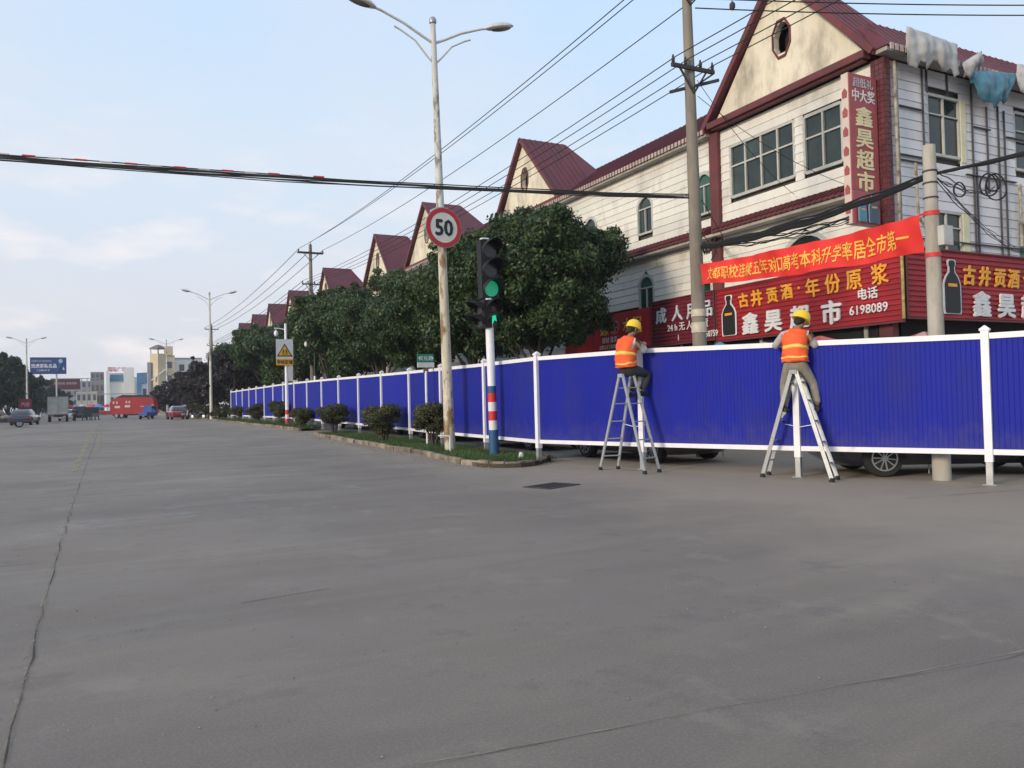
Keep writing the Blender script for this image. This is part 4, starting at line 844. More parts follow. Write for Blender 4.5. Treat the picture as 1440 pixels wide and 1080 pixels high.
# ------------------------------------------------------------ traffic light
tl = thing('traffic_light', 'pedestal traffic light showing green beside the fence, pole banded red white and blue', 'traffic light', (8.8, 18.33, .10)); tl.rotation_euler = (0, R(-.9), 0)
MB().tube([(0, 0, 1.35), (0, 0, 3.35)], .105, 18).build('pole_shaft', white_s, tl)
zz = [0, .62, .86, 1.08, 1.30, 1.52]
for (z0, z1, m_) in ((0, .66, blue_b), (.66, .90, white_b), (.90, 1.14, red_b), (1.14, 1.37, white_b), (1.37, 1.60, red_b), (1.60, 1.78, blue_b)): MB().tube([(0, 0, z0), (0, 0, z1)], .112 if z0 > .1 else .125, 18).build('band', m_, tl)
hous = plain('housing_black', (.008, .008, .010), .6)
def head(cx, cy, z0, nl, w, lit, rz, name):
    h = nl*w; b = MB(); b.M = Matrix.Translation((cx, cy, z0)) @ Matrix.Rotation(rz, 4, 'Z'); b.box(-w/2, w/2, -.02, .20, 0, h)
    for k in range(nl): b.box(-w/2+.02, w/2-.02, -.035, -.0205, k*w+.02, (k+1)*w-.02)
    ho = b.build(name, hous, tl, smooth=False)
    for k in range(nl):
        zc = (k+.5)*w; r = w*.41; on = lit.get(k)
        d = MB(); d.M = b.M; nn = 24
        d.prism([(r*math.cos(2*math.pi*i/nn), -.05, zc+r*math.sin(2*math.pi*i/nn)) for i in range(nn)], [(r*math.cos(2*math.pi*i/nn), -.036, zc+r*math.sin(2*math.pi*i/nn)) for i in range(nn)])
        if on == 'disc': mt = mat('lamp_green', (.02, .25, .14), .4, .3, 30, emit=((.01, .5, .25), .38))
        else: mt = mat('lens_dark', (.03, .025, .035), .25, .3, 20)
        d.build('lens', mt, ho, smooth=False)
        v = MB(); v.M = b.M; N_ = 20; a0, a1 = R(-25), R(205); I, O = [], []
        for i in range(N_+1):
            a = a0+(a1-a0)*i/N_; L_ = .09+.30*max(0, math.sin(a))**.7; c, s_ = math.cos(a), math.sin(a)
            I.append((a, L_))
        vs = []
        for (a, L_) in I:
            c, s_ = math.cos(a), math.sin(a); R1 = r*1.13
            vs += [(R1*c, -.036, zc+R1*s_), (R1*1.02*c, -.036-L_, zc+R1*1.0*s_), ((R1+.012)*c, -.036, zc+(R1+.012)*s_), ((R1+.02)*c, -.036-L_, zc+(R1+.016)*s_)]
        fs = []
        for i in range(N_):
            q = i*4; fs += [(q, q+4, q+5, q+1), (q+2, q+3, q+7, q+6), (q+1, q+5, q+7, q+3)]
        v.add(vs, fs); v.build('visor', hous, ho)
        if on == 'arrow':
            e = MB(); e.M = b.M; z_ = zc
            P = [(-.075, -.10), (-.03, -.12), (.055, .02), (.10, -.015), (.085, .125), (-.045, .085), (.005, .055)]
            e.prism([(a*w/.29, -.056, z_+c*w/.29) for a, c in P], [(a*w/.29, -.0505, z_+c*w/.29) for a, c in P]); e.build('arrow', mat('arrow_green', (.02, .6, .35), .4, .1, emit=((.02, .9, .42), .7)), ho, smooth=False)
    return ho
head(.06, -.02, 4.02, 3, .50, {0: 'disc'}, R(5), 'signal_head'); head(.04, -.04, 3.26, 2, .365, {0: 'arrow'}, R(5), 'pedestrian_head'); head(-.20, .02, 3.26, 2, .34, {}, R(-78), 'side_head')
MB().box(-.16, .03, -.10, .05, 5.525, 5.56).build('top_plate', white_s, tl, smooth=False)
MB().box(-.10, .02, -.14, .0, 3.975, 4.015).build('bracket', white_s, tl, smooth=False)
lt = thing('litter_bag', 'crumpled white paper bag on the kerb nose by the traffic light', 'litter', (8.75, 16.75, .10)); 
b = MB(); rr = random.Random(4); b.rings([[(.07*s_*math.cos(k*.785)*(1+rr.uniform(-.2, .2)), .05*s_*math.sin(k*.785)*(1+rr.uniform(-.2, .2)), z) for k in range(8)] for s_, z in ((.9, 0), (1.1, .06), (.8, .12), (.5, .17))]); b.build('bag', plain('paper_white', (.75, .75, .75)), lt)
# ------------------------------------------------------------ school sign and cameras
sc_ = thing('warning_sign', 'school zone warning sign on a white pole with a red and white striped foot', 'road sign', (8.9, 44.9, zg(45)+.08))
MB().tube([(0, 0, .9), (0, 0, 5.7)], [.10, .07], 14).build('pole_shaft', white_s, sc_)
MB().tube([(0, 0, 0), (0, 0, .15)], .10, 14).build('band', white_b, sc_)
for (z0, z1, m_) in ((.15, .42, red_b), (.42, .66, white_b), (.66, .92, red_b)): MB().tube([(0, 0, z0), (0, 0, z1)], .106, 14).build('band', m_, sc_)
MB().box(-.56, .36, -.13, -.11, 3.38, 4.82).build('sign_panel', plain('panel_grey', (.62, .64, .66)), sc_, smooth=False)
yp = plain('sign_yellow', (.72, .38, .03)); MB().box(-.56, .36, -.137, -.131, 3.38, 3.74).build('name_strip', yp, sc_, smooth=False)
def tri(s_, y, cx=-.10, cz=4.13): return [(cx-s_, y, cz-s_*.62), (cx+s_, y, cz-s_*.62), (cx, y, cz+s_*1.05)]
MB().prism(tri(.43, -.138), tri(.43, -.131)).build('warning_triangle', lblack, sc_, smooth=False); MB().prism(tri(.33, -.144), tri(.33, -.1385)).build('triangle_field', yp, sc_, smooth=False)
for (dx, lean) in ((-.07, .05), (.08, -.04)):
    b = MB(); cx = -.10+dx; b.ball((cx, -.148, 4.22), .035, 8, 6, (1, .2, 1)); b.beam((cx, -.148, 4.19), (cx-lean*.4, -.148, 4.08), .05, .006); b.beam((cx-lean*.4, -.148, 4.08), (cx-.05, -.148, 3.96), .025, .006); b.beam((cx-lean*.4, -.148, 4.08), (cx+.05, -.148, 3.97), .025, .006); b.beam((cx-.06, -.148, 4.12), (cx+.06, -.148, 4.16), .02, .006); b.build('pictogram', lblack, sc_, smooth=False)
text_mb('学校区域', .24, (-.10, -.138, 3.47), (1, 0, 0), (0, 0, 1), .02, .004, .9).build('lettering', lblack, sc_, smooth=False)
MB().box(.1, .34, -.1, .1, 2.5, 3.4).build('control_box', plain('box_white', (.6, .6, .62)), sc_, smooth=False)
def dome(parent, x, z, y=0):
    MB().lathe([(.02, .26), (.03, .2), (.09, .18), (.115, .08), (.115, .0), (.09, -.07), (.04, -.11), (.01, -.12)][::-1], 14, (x, y, z)).build('camera_dome', white_s, parent)
b = MB(); b.tube([(0, 0, 5.35), (-.3, 0, 5.42), (-.62, 0, 5.43)], .03, 8); b.build('camera_arm', white_s, sc_); dome(sc_, -.52, 5.1)
cm = thing('camera_mast', 'surveillance camera mast behind the fence with a dome hanging from its arm', 'camera mast', (11.5, 49.3, .3))
MB().tube([(0, 0, 0), (0, 0, 3.0)], [.09, .08], 12).build('pole_shaft', white_s, cm); MB().tube([(0, 0, 3.0), (0, 0, 5.2), (.9, 0, 5.25)], .045, 10).build('camera_pole', plain('dark_green', (.03, .05, .03)), cm)
MB().tube([(-.55, 0, 5.2), (1.0, 0, 5.15)], .04, 8).build('camera_arm', white_s, cm); dome(cm, -.5, 4.92)
# street name sign
ns = thing('street_sign', 'small green street name sign on a white pole with a red collar behind the bush', 'street sign', (8.85, 23.2, zg(23)+.08)); 
MB().tube([(0, 0, 0), (0, 0, 2.35)], .04, 10).build('pole_shaft', white_s, ns); MB().tube([(0, 0, .75), (0, 0, .98)], .055, 10).build('red_collar', red_b, ns)
MB().box(-.27, .27, -.03, .03, 2.62, 2.88).build('sign_panel', plain('sign_green', (.01, .16, .10)), ns, smooth=False); MB().box(-.27, .27, -.03, .03, 2.46, 2.615).build('name_strip', plain('strip_pale', (.55, .6, .56)), ns, smooth=False)
MB().box(-.08, .08, -.02, .02, 2.3, 2.458).build('clamp', plain('brown', (.15, .08, .06)), ns, smooth=False)
text_mb('文化路', .16, (0, -.031, 2.69), (1, 0, 0), (0, 0, 1), .008, .003, .95).build('lettering', whl, ns, smooth=False)
for s_ in (-1, 1): MB().prism([(s_*.20, -.036, 2.80), (s_*.25, -.036, 2.75), (s_*.20, -.036, 2.70)], [(s_*.20, -.031, 2.80), (s_*.25, -.031, 2.75), (s_*.20, -.031, 2.70)]).build('arrow_mark', whl, ns, smooth=False)
#PART2
# ------------------------------------------------------------ trees
def lumps_crown(name, mt, H, r, base, n_l, n_leaf, size, seed, sq=1.0, parent=None):
    g = np.random.default_rng(seed); cz = (H+base)/2; az = (H-base)/2; L_ = []
    tries = 0
    while len(L_) < n_l and tries < 4000:
        tries += 1; d = g.normal(size=3); d /= np.linalg.norm(d); k = g.uniform(.35, .86)**.7; lo = 1-.38*max(0, -d[2])
        p = np.array([d[0]*r*k*lo*(1-.25*max(0, d[2])), d[1]*r*k*lo*(1-.25*max(0, d[2])), cz+d[2]*az*k*.92]); q = g.uniform(.13, .26)*H*.5*sq*(1.1-.4*k)
        L_.append((p, q))
        if len(L_) % 3 == 0 and H > 3:      # sprays that break the outline
            L_.append((p+np.array([d[0]*r*.22, d[1]*r*.22, d[2]*az*.18+.12]), q*.42))
    w = np.array([q*q for p, q in L_]); w /= w.sum(); idx = g.choice(len(L_), n_leaf, p=w)
    P0 = np.array([p for p, q in L_])[idx]; Q = np.array([q for p, q in L_])[idx]
    d = g.normal(size=(n_leaf, 3)); d[:, 2] = d[:, 2]*.8+.15; d /= np.linalg.norm(d, axis=1)[:, None]
    rr = Q*(.55+.5*g.random(n_leaf)**.6)*(1+.12*g.normal(size=n_leaf)); C_ = P0+d*rr[:, None]*np.array([1.1, 1.1, .85])
    nrm = d*.8+g.normal(size=(n_leaf, 3))*.55; nrm /= np.linalg.norm(nrm, axis=1)[:, None]
    t = np.cross(nrm, g.normal(size=(n_leaf, 3))); t /= np.linalg.norm(t, axis=1)[:, None]; b_ = np.cross(nrm, t)
    s_ = size*g.uniform(.6, 1.35, n_leaf)[:, None]; o = quadmesh(name, C_, t*s_*.42, b_*s_, mt, parent); return o, L_
def make_tree(mt, H, r, base, n_l, n_leaf, size, seed):
    t = thing('tree', 'tree', 'tree'); cr, L_ = lumps_crown('crown', mt, H, r, base, n_l, n_leaf, size, seed, parent=t)
    rr = random.Random(seed); b = MB(); b.tube([(0, 0, -.1), (.03, .02, base*.5), (-.03, .03, base), (.05, 0, H*.6)], [.17, .13, .12, .05], 10)
    for p, q in sorted(L_, key=lambda e: -e[1])[:16]:
        z0 = rr.uniform(base*.7, base*1.4); m_ = V((p[0]*.5, p[1]*.5, (z0+p[2])/2-.1)); b.tube([(0, .02, z0), m_, V(p)], [.06, .04, .015], 6)
    b.build('trunk', bark, t); return t
tA = make_tree(leaf_g, 8.2, 3.3, 2.5, 90, 110000, .075, 11); tB = make_tree(leaf_g, 8.2, 3.0, 2.2, 65, 80000, .08, 23); tC = make_tree(leaf_g, 8.2, 2.9, 1.8, 50, 45000, .12, 37); 
tD = make_tree(leaf_d, 8.2, 3.5, .2, 40, 16000, .22, 41); tP = make_tree(leaf_p, 8.2, 3.4, .3, 40, 16000, .22, 53)
uses = {}
def place_tree(src, x, y, h, wide, rz, label, group):
    o = src if id(src) not in uses else copy_tree(src); uses[id(src)] = 1
    o.location = (x, y, zg(y)); s_ = h/8.2; o.scale = (s_*wide, s_*wide, s_); o.rotation_euler = (0, 0, rz); tag(o, label, 'tree', group)
GR = 'evergreen street trees in a row behind the fence'
row = [(tA, 14.4, 25.9, 9.2, 1.08, 0, 'big dense evergreen tree beside the traffic light, nearest of the row'), (tB, 14.3, 31.5, 9.0, .98, 1, 'dark evergreen tree second in the row, right behind the lamp pole'),
       (tA, 13.9, 37.2, 8.2, 1.02, 2.2, 'green tree third in the row, below the gable by the speed sign'), (tB, 13.8, 42.8, 9.3, .92, 3.3, 'broad tree fourth in the row, behind the street name sign'),
       (tC, 13.7, 48.3, 9.7, .93, .5, 'tree fifth in the row, with the camera mast before it'), (tC, 13.7, 54, 10.2, .88, 2, 'tall tree sixth in the row that hides the foot of the far utility pole'),
       (tC, 13.6, 60.5, 9.9, .92, 4, 'tree seventh in the row, just beyond the far utility pole'), (tC, 13.5, 67.5, 9.9, .97, 5.2, 'tree eighth in the row, behind the school warning sign'),
       (tC, 13.5, 75, 10.0, .97, 1.2, 'tree ninth in the row, under the small red gables'), (tC, 13.4, 83, 10.4, .95, 2.9, 'tree tenth in the row, near the far end of the fence'), (tC, 13.2, 92, 10.9, .95, 3.9, 'last green tree of the row, next to the plum coloured ones')]
for a in row: place_tree(*a, GR)
for i, (x, y, h) in enumerate([(11.2, 82, 7.6), (10.6, 92, 7.2), (10.2, 103, 7.6), (9.8, 115, 7.0), (9.4, 128, 6.4), (8.9, 143, 5.9), (8.2, 160, 5.2)]):
    place_tree(tP, x, y, h, 1.0, i*1.7, ['dark plum leaved tree touching the last green tree', 'dark plum leaved tree behind the far lamp post', 'dark plum leaved tree second along from the far lamp post', 'dark plum leaved tree in front of the cream tower block', 'dark plum leaved tree over the red lorry end', 'low dark tree behind the red lorry', 'lowest dark tree at the end beyond the red lorry'][i], 'dark plum trees farther along the verge')
for i, (x, y, h) in enumerate([(-15, 92, 7.4), (-14.6, 104, 8.4), (-14, 116, 9.0), (-13.6, 129, 10.4), (-13.4, 143, 10.4), (-13, 158, 9.2), (-11.6, 174, 8.4), (-10.4, 191, 7.4), (-9.8, 208, 6.8), (-9.2, 226, 6.4)]):
    place_tree(tD, x, y, h, 1.05, i*2.1, ['dark tree across the road cut off by the picture edge', 'dark tree across the road, behind the flatbed trailer', 'dark tree across the road above the parked white bonneted car', 'tallest dark tree across the road', 'dark tree just before the distant lamp across the road', 'dark tree right behind the distant lamp across the road', 'dark tree below the blue billboard', 'dark tree behind the grey box truck', 'small dark tree below the maroon gantry board', 'smallest and farthest dark tree across the road'][i], 'dark trees across the road')
# round bushes on the verge
def make_bush(seed):
    t = thing('bush', 'bush', 'bush'); cr, L_ = lumps_crown('crown', leaf_b, 1.30, .62, .30, 34, 16000, .034, seed, 1.75, parent=t); rr = random.Random(seed); b = MB()
    for k in range(5):
        a = k*1.26+rr.uniform(-.3, .3); b.tube([(.04*math.cos(a), .04*math.sin(a), -.03), (.12*math.cos(a), .12*math.sin(a), .35), (.35*math.cos(a), .35*math.sin(a), .8)], [.028, .02, .008], 6)
    b.build('stems', bark, t); return t
bA, bB = make_bush(3), make_bush(9)
bl = [(8.95, 22.9, 1.0, 'round clipped bush under the street name sign, nearest the lamp pole'), (8.5, 26.4, .95, 'round bush with reddish shoots, second from the lamp pole'), (8.45, 33.0, .95, 'round bush third along, at the gap in the verge'),
      (8.7, 40.4, .78, 'small low bush just beyond the gap in the verge'), (8.9, 46.5, 1.05, 'bush beside the school warning sign'), (9.0, 55, .95, 'bush well beyond the school warning sign'), (9.0, 64, .9, 'bush near the far end of the fence')]
for i, (x, y, s_, lb) in enumerate(bl):
    o = (bA, bB)[i] if i < 2 else copy_tree((bA, bB)[i % 2]); o.location = (x, y, zg(y)+.09); o.scale = (s_*1.28, s_*1.28, s_*1.1); o.rotation_euler = (0, 0, i*1.3); tag(o, lb, 'bush', 'round clipped bushes on the verge')
hd_, _l = lumps_crown('hedge_row', leaf_b, 1.5, 1.1, .0, 30, 5000, .1, 77); hd_.location = (9.3, 74, .35); tag(hd_, 'loose mixed shrub clump on the verge past the fence end', 'bush', 'loose shrub clumps on the far verge')
for k, (x, y) in enumerate(((9.3, 78), (9.2, 85), (9.2, 89.5), (9.4, 95), (9.3, 101))):
    o = hd_.copy(); COL.objects.link(o); o.location = (x, y, .35); o.rotation_euler = (0, 0, k*1.9+1); o.scale = (1, 1, .8+.1*k); o['label'] = ['loose shrub clump near the foot of the far lamp, fence side', 'loose shrub clump just beyond the far lamp', 'loose shrub clump among the parked scooters', 'loose shrub clump beside the small red car', 'last loose shrub clump before the blue tricycle'][k]

# ------------------------------------------------------------ vehicles
tyre_m = plain('tyre', (.018, .018, .018), .85); rim_m = mat('alloy_rim', (.42, .43, .45), .35, .1, 10, metal=.7); cglass = mat('car_glass', (.02, .025, .03), .08, .1, 1)
def wheel(parent, x, y, r, w, side, detail=True):
    b = MB(); n = 24 if detail else 12; c = lambda rad, yy: [(x+rad*math.cos(2*math.pi*k/n), yy, r+rad*math.sin(2*math.pi*k/n)) for k in range(n)]
    b.rings([c(r*.66, y-w/2), c(r*.93, y-w/2), c(r, y-w/2+.03), c(r, y+w/2-.03), c(r*.93, y+w/2), c(r*.66, y+w/2)], cap=True); t = b.build('wheel', tyre_m, parent)
    yy = y+side*(w/2+.002); m_ = MB(); q = lambda rad, d: [(x+rad*math.cos(2*math.pi*k/n), yy+d*side, r+rad*math.sin(2*math.pi*k/n)) for k in range(n)]
    m_.rings([q(r*.68, .0), q(r*.68, .012), q(r*.61, .012), q(r*.61, .0)], cap=False)
    if detail:
        for k in range(10):
            a = 2*math.pi*k/10+.1; dx = .04*(1 if k % 2 else -1); m_.beam((x+.04*math.cos(a), yy+.008*side, r+.04*math.sin(a)), (x+r*.64*math.cos(a+dx), yy+.008*side, r+r*.64*math.sin(a+dx)), .024, .018)
        m_.rings([q(.055, .0), q(.05, .025)], cap=True)
    else: m_.rings([q(r*.6, .0), q(r*.15, .01)], cap=True)
    m_.build('rim', rim_m, t, smooth=False); return t
def car(label, loc, heading, paint_m, kind='sedan', group=None, detail=True, L_=4.5, Wd=1.78, H=1.46, cat='car'):
    t = thing('parked_car', label, cat, loc, heading, group); hw = Wd/2
    zs = [.20, .34, .60, .80, .92]; 
    prof = {.20: (-L_/2+.25, L_/2-.25, .86), .34: (-L_/2+.04, L_/2-.04, .96), .60: (-L_/2, L_/2, 1.0), .80: (-L_/2+.05, L_/2-.12, .98), .92: (-L_/2+.16, L_/2-.75, .93)}
    rs = []
    for z in zs:
        a, c, k = prof[z]; w = hw*k; rd = .28; pts = []
        for cx, cy, a0 in ((c-rd, w-rd, 0), (a+rd, w-rd, 90), (a+rd, -w+rd, 180), (c-rd, -w+rd, 270)):
            for j in range(5): an = R(a0+j*22.5); pts.append((cx+rd*math.cos(an), cy+rd*math.sin(an), z))
        rs.append(pts)
    b = MB(); b.rings(rs); body = b.build('body', paint_m, t, ang=50)
    cabs = [(.92, -L_/2+.35, L_/2-1.15, .90), (H-.10, -L_/2+.95, L_/2-1.95, .72), (H, -L_/2+1.15, L_/2-2.15, .66)]
    if kind == 'van': cabs = [(.92, -L_/2+.1, L_/2-.7, .95), (H-.08, -L_/2+.2, L_/2-1.3, .85), (H, -L_/2+.35, L_/2-1.5, .78)]
    rs = []
    for z, a, c, k in cabs:
        w = hw*k; rd = .15; pts = []
        for cx, cy, a0 in ((c-rd, w-rd, 0), (a+rd, w-rd, 90), (a+rd, -w+rd, 180), (c-rd, -w+rd, 270)):
            for j in range(3): an = R(a0+j*45); pts.append((cx+rd*math.cos(an), cy+rd*math.sin(an), z))
        rs.append(pts)
    MB().rings(rs[:2]).build('windows', cglass, t, ang=50)
    MB().rings([[(x, y, z-.005) for x, y, z in rs[1]], rs[2]]).build('roof', paint_m, t, ang=50)
    r = .33
    for sx in (-1, 1):
        for sy in (-1, 1): wheel(t, sx*L_*.295, sy*(hw-.11), r, .21, sy, detail)
    for sx in (-1, 1):
        for sy in (-1, 1):
            arch = MB(); cx = sx*L_*.295; n = 12; ring = lambda yy: [(cx+.37*math.cos(math.pi*k/n), yy, r+.37*math.sin(math.pi*k/n)) for k in range(n+1)]
            arch.prism(ring(sy*(hw-.24)), ring(sy*(hw+.004))); arch.build('wheel_arch', rec_shade, t, smooth=False)
    for sy in (-1, 1):
        MB().box(L_/2-.16, L_/2-.02, sy*(hw-.2)-.18, sy*(hw-.2)+.14, .58, .70).build('headlight', plain('lamp_glass_car', (.6, .6, .6), .2), t, smooth=False)
        MB().box(-L_/2-.01, -L_/2+.08, sy*(hw-.18)-.16, sy*(hw-.18)+.12, .62, .76).build('tail_light', plain('tail_red', (.3, .01, .01), .3), t, smooth=False)
    return t
navy = mat('car_navy', (.008, .011, .03), .25, .05, coat=1.); cblk = mat('car_black', (.012, .012, .014), .25, .05, coat=1.); csil = mat('car_silver', (.35, .36, .38), .3, .05, coat=1., metal=.4); cwht = mat('car_white', (.65, .65, .66), .3, .04, coat=1.); cred = mat('car_red', (.28, .015, .02), .3, .05, coat=1.)
hx = math.atan2(.52, -.85)
car('dark car seen under the near fence panel, alloy wheel beside the second ladder', (12.3+.88*.9+.28+.3, 9.95-.0-.45-.0, 0), hx, navy, H=1.42)
GC = 'cars parked behind the fence'
for i, (x, y, m_, k, lb) in enumerate([(11.75, 15.9, cblk, 'van', 'dark car parked behind the fence between the first ladder and the traffic light'), (11.7, 21.7, navy, 'sedan', 'dark car parked behind the fence right behind the traffic light'), (11.7, 27.6, cblk, 'sedan', 'dark car parked behind the fence behind the bush under the street name sign'),
                                  (11.7, 33.5, csil, 'sedan', 'silver car parked behind the fence, fourth from the ladders'), (11.7, 39.6, cblk, 'van', 'dark car parked behind the fence at the gap in the verge')]):
    car(lb, (x, y, zg(y)+.01), R(92), m_, k, GC, H=1.5 if k == 'sedan' else 1.7)
# distant traffic on the left
car('dark parked car with a pale bonnet across the road under the trees', (-6.9, 88, .3), R(82), navy, detail=False); 
car('small red car parked at the verge between the shrubs and the blue tricycle', (7.0, 96, .3), R(95), cred, detail=False, H=1.5)
car('pale car far down the road behind the box truck', (-4.6, 118, .3), R(90), cwht, detail=False)
car('dark van far down the middle of the road beside the tricycles', (-3.4, 132, .3), R(90), cblk, 'van', detail=False, H=1.9)
def box_truck(label, loc, rz, boxm, L_=4.2, Wd=2.1, H=2.9, cabm=None):
    t = thing('box_truck', label, 'truck', loc, rz); MB().box(-L_/2, L_/2, -Wd/2, Wd/2, .85, H).build('cargo_box', boxm, t, smooth=False)
    e = MB()
    for y in (-Wd/2, -.03, Wd/2-.06): e.box(-L_/2-.03, -L_/2-.001, y, y+.06, .85, H)
    for z in (.85, H-.08): e.box(-L_/2-.028, -L_/2-.002, -Wd/2, Wd/2, z, z+.08)
    e.build('door_frame', plain('truck_frame', (.25, .25, .24)), t, smooth=False); MB().box(-L_/2, L_/2+.4, -.45, .45, .55, .84).build('chassis', iron, t, smooth=False)
    c = MB(); c.prism([(L_/2+.1, -.95, .6), (L_/2+1.7, -.95, .6), (L_/2+1.65, -.95, 1.3), (L_/2+1.3, -.95, 2.15), (L_/2+.1, -.95, 2.15)], [(L_/2+.1, .95, .6), (L_/2+1.7, .95, .6), (L_/2+1.65, .95, 1.3), (L_/2+1.3, .95, 2.15), (L_/2+.1, .95, 2.15)]); c.build('cab', cabm or cwht, t, smooth=False)
    for x in (-L_/2+.8, L_/2+.9):
        for s_ in (-1, 1): wheel(t, x, s_*.88, .4, .24, s_, False)
    for s_ in (-1, 1): MB().box(-L_/2-.04, -L_/2, s_*.8-.12, s_*.8+.12, .62, .74).build('tail_light', plain('tail_red', (.3, .01, .01), .3), t, smooth=False)
    return t
box_truck('grey white box truck seen from behind across the road', (-5.0, 106, .3), R(92), mat('cargo_grey', (.42, .42, .38), .6, .15, 2))
# red lorry broadside at the end of the road
rl = thing('red_lorry', 'long red lorry standing broadside at the far end of the road', 'lorry', (3.6, 127, .3), R(-22)); rl.scale = (.66, .66, .84)
redp = mat('lorry_red', (.36, .02, .025), .6, .15, 1.2)
pr = [(-4.6, .7), (-4.75, 2.6), (-4.3, 3.2), (-3.2, 3.55), (4.0, 3.45), (4.35, 3.0), (4.55, 2.2), (4.6, .7)]
MB().prism([(x, -1.2, z) for x, z in pr], [(x, 1.2, z) for x, z in pr]).build('body', redp, rl, smooth=False)
MB().prism([(x, -1.1, z) for x, z in ((-3.4, 3.56), (-2.2, 4.0), (3.2, 3.85), (3.9, 3.46))], [(x, 1.1, z) for x, z in ((-3.4, 3.56), (-2.2, 4.0), (3.2, 3.85), (3.9, 3.46))]).build('tarp_cover', plain('tarp_black', (.02, .015, .02)), rl, smooth=False)
MB().box(-4.3, 4.3, -1.0, 1.0, .45, .7).build('chassis', iron, rl, smooth=False)
for x in (-3.4, -2.3, 2.2, 3.3):
    for s_ in (-1, 1): wheel(rl, x, s_*1.0, .48, .3, s_, False)
wp = plain('plate_pale', (.62, .5, .5))
for x0, x1, z in ((-3.7, -2.6, 1.75), (-1.6, -.5, 1.85), (4.0, 4.45, 1.8), (-4.1, -3.8, 2.5), (-3.4, -3.1, 2.5), (-1.4, -1.1, 2.55), (-.8, -.5, 2.55)): MB().box(x0, x1, -1.21, -1.202, z, z+.38).build('pale_panel', wp, rl, smooth=False)
MB().box(1.6, 3.6, -1.21, -1.202, 1.9, 2.0).build('trim_strip', wp, rl, smooth=False)
def trike(label, loc, rz, canopy, body, group=None):
    t = thing('tricycle', label, 'tricycle', loc, rz, group); MB().box(-1.3, .3, -.5, .5, .45, .85).build('load_bed', body, t, smooth=False)
    b = MB(); b.prism([(-.1, -.5, 1.65), (1.0, -.5, 1.6), (1.15, -.5, 1.45), (-.1, -.5, 1.5)], [(-.1, .5, 1.65), (1.0, .5, 1.6), (1.15, .5, 1.45), (-.1, .5, 1.5)]); b.build('canopy', canopy, t, smooth=False)
    MB().prism([(.75, -.45, .4), (1.15, -.45, .5), (1.1, -.45, 1.45), (1.0, -.45, 1.45)], [(.75, .45, .4), (1.15, .45, .5), (1.1, .45, 1.45), (1.0, .45, 1.45)]).build('front_shield', body, t, smooth=False)
    MB().box(-.1, .3, -.35, .35, .85, 1.0).build('seat', blackr, t, smooth=False); MB().box(-.12, -.06, -.5, .5, .85, 1.5).build('rear_screen', canopy, t, smooth=False)
    wheel(t, .95, 0, .25, .1, 1, False)
    for s_ in (-1, 1): wheel(t, -.85, s_*.5, .27, .1, s_, False)
    return t
cv_b = plain('canopy_blue', (.02, .08, .32)); dkg = plain('trike_dark', (.03, .045, .045)); 
trike('blue canopied tricycle parked in front of the red lorry', (4.4, 104, .3), R(60), cv_b, cv_b)
trike('dark tricycle in the road beyond the box truck', (-2.2, 113, .3), R(92), dkg, dkg, 'dark tricycles in the road'); trike('second dark tricycle, half hidden behind the first', (-1.4, 117, .3), R(88), dkg, plain('trike_grey', (.12, .14, .14)), 'dark tricycles in the road')
def scooter(label, loc, rz, col, group=None):
    t = thing('scooter', label, 'scooter', loc, rz, group); b = MB(); b.tube([(-.75, 0, .55), (-.3, 0, .62), (0, 0, .35), (.35, 0, .35), (.6, 0, .95)], [.12, .17, .13, .1, .07], 8); b.build('body', col, t)
    MB().tube([(.55, -.32, 1.0), (.6, 0, .98), (.55, .32, 1.0)], .02, 6).build('handlebar', iron, t); MB().box(-.7, -.1, -.14, .14, .74, .82).build('seat', blackr, t, smooth=False)
    wheel(t, .65, 0, .25, .09, 1, False); wheel(t, -.6, 0, .25, .09, 1, False); return t
scooter('dark scooter parked on the verge just past the far lamp', (8.1, 84.5, .4), R(140), cblk, 'scooters parked on the far verge'); scooter('pale scooter parked among the shrubs on the far verge', (7.6, 92.8, .32), R(60), csil, 'scooters parked on the far verge'); scooter('red scooter parked next to the small red car', (6.2, 99.5, .32), R(80), cred, 'scooters parked on the far verge')
sc0 = scooter('dark scooter being ridden beside the box truck', (-3.3, 106, .3), R(92), cblk)
# flatbed trailer in the left corner
tr = thing('flatbed_trailer', 'low flatbed trailer with sacks at the roadside across the road', 'trailer', (-7.2, 75, .3), R(8)); MB().box(-2.0, 1.7, -.8, .8, .42, .55).build('deck', plain('deck_dark', (.05, .045, .06)), tr, smooth=False)
for x in (-1.2, .9):
    for s_ in (-1, 1): wheel(tr, x, s_*.68, .3, .15, s_, False)
for k, (x, y) in enumerate(((-.9, -.2), (-.1, .1), (-.5, .0))):
    o = MB(); o.ball((0, 0, 0), .42, 10, 7, (1, .8, .62)); so_ = o.build('sack', mat('sack_cloth', (.35, .30, .26), .9, .2), None); so_.location = (-7.2+x, 75+y-.1, 1.11+(.4 if k == 2 else 0)); tag(so_, ['pale sack on the trailer deck, toward the picture edge', 'pale sack on the trailer deck, nearer the parked car', 'sack lying on top of the other two on the trailer'][k], 'sack', 'sacks on the trailer')

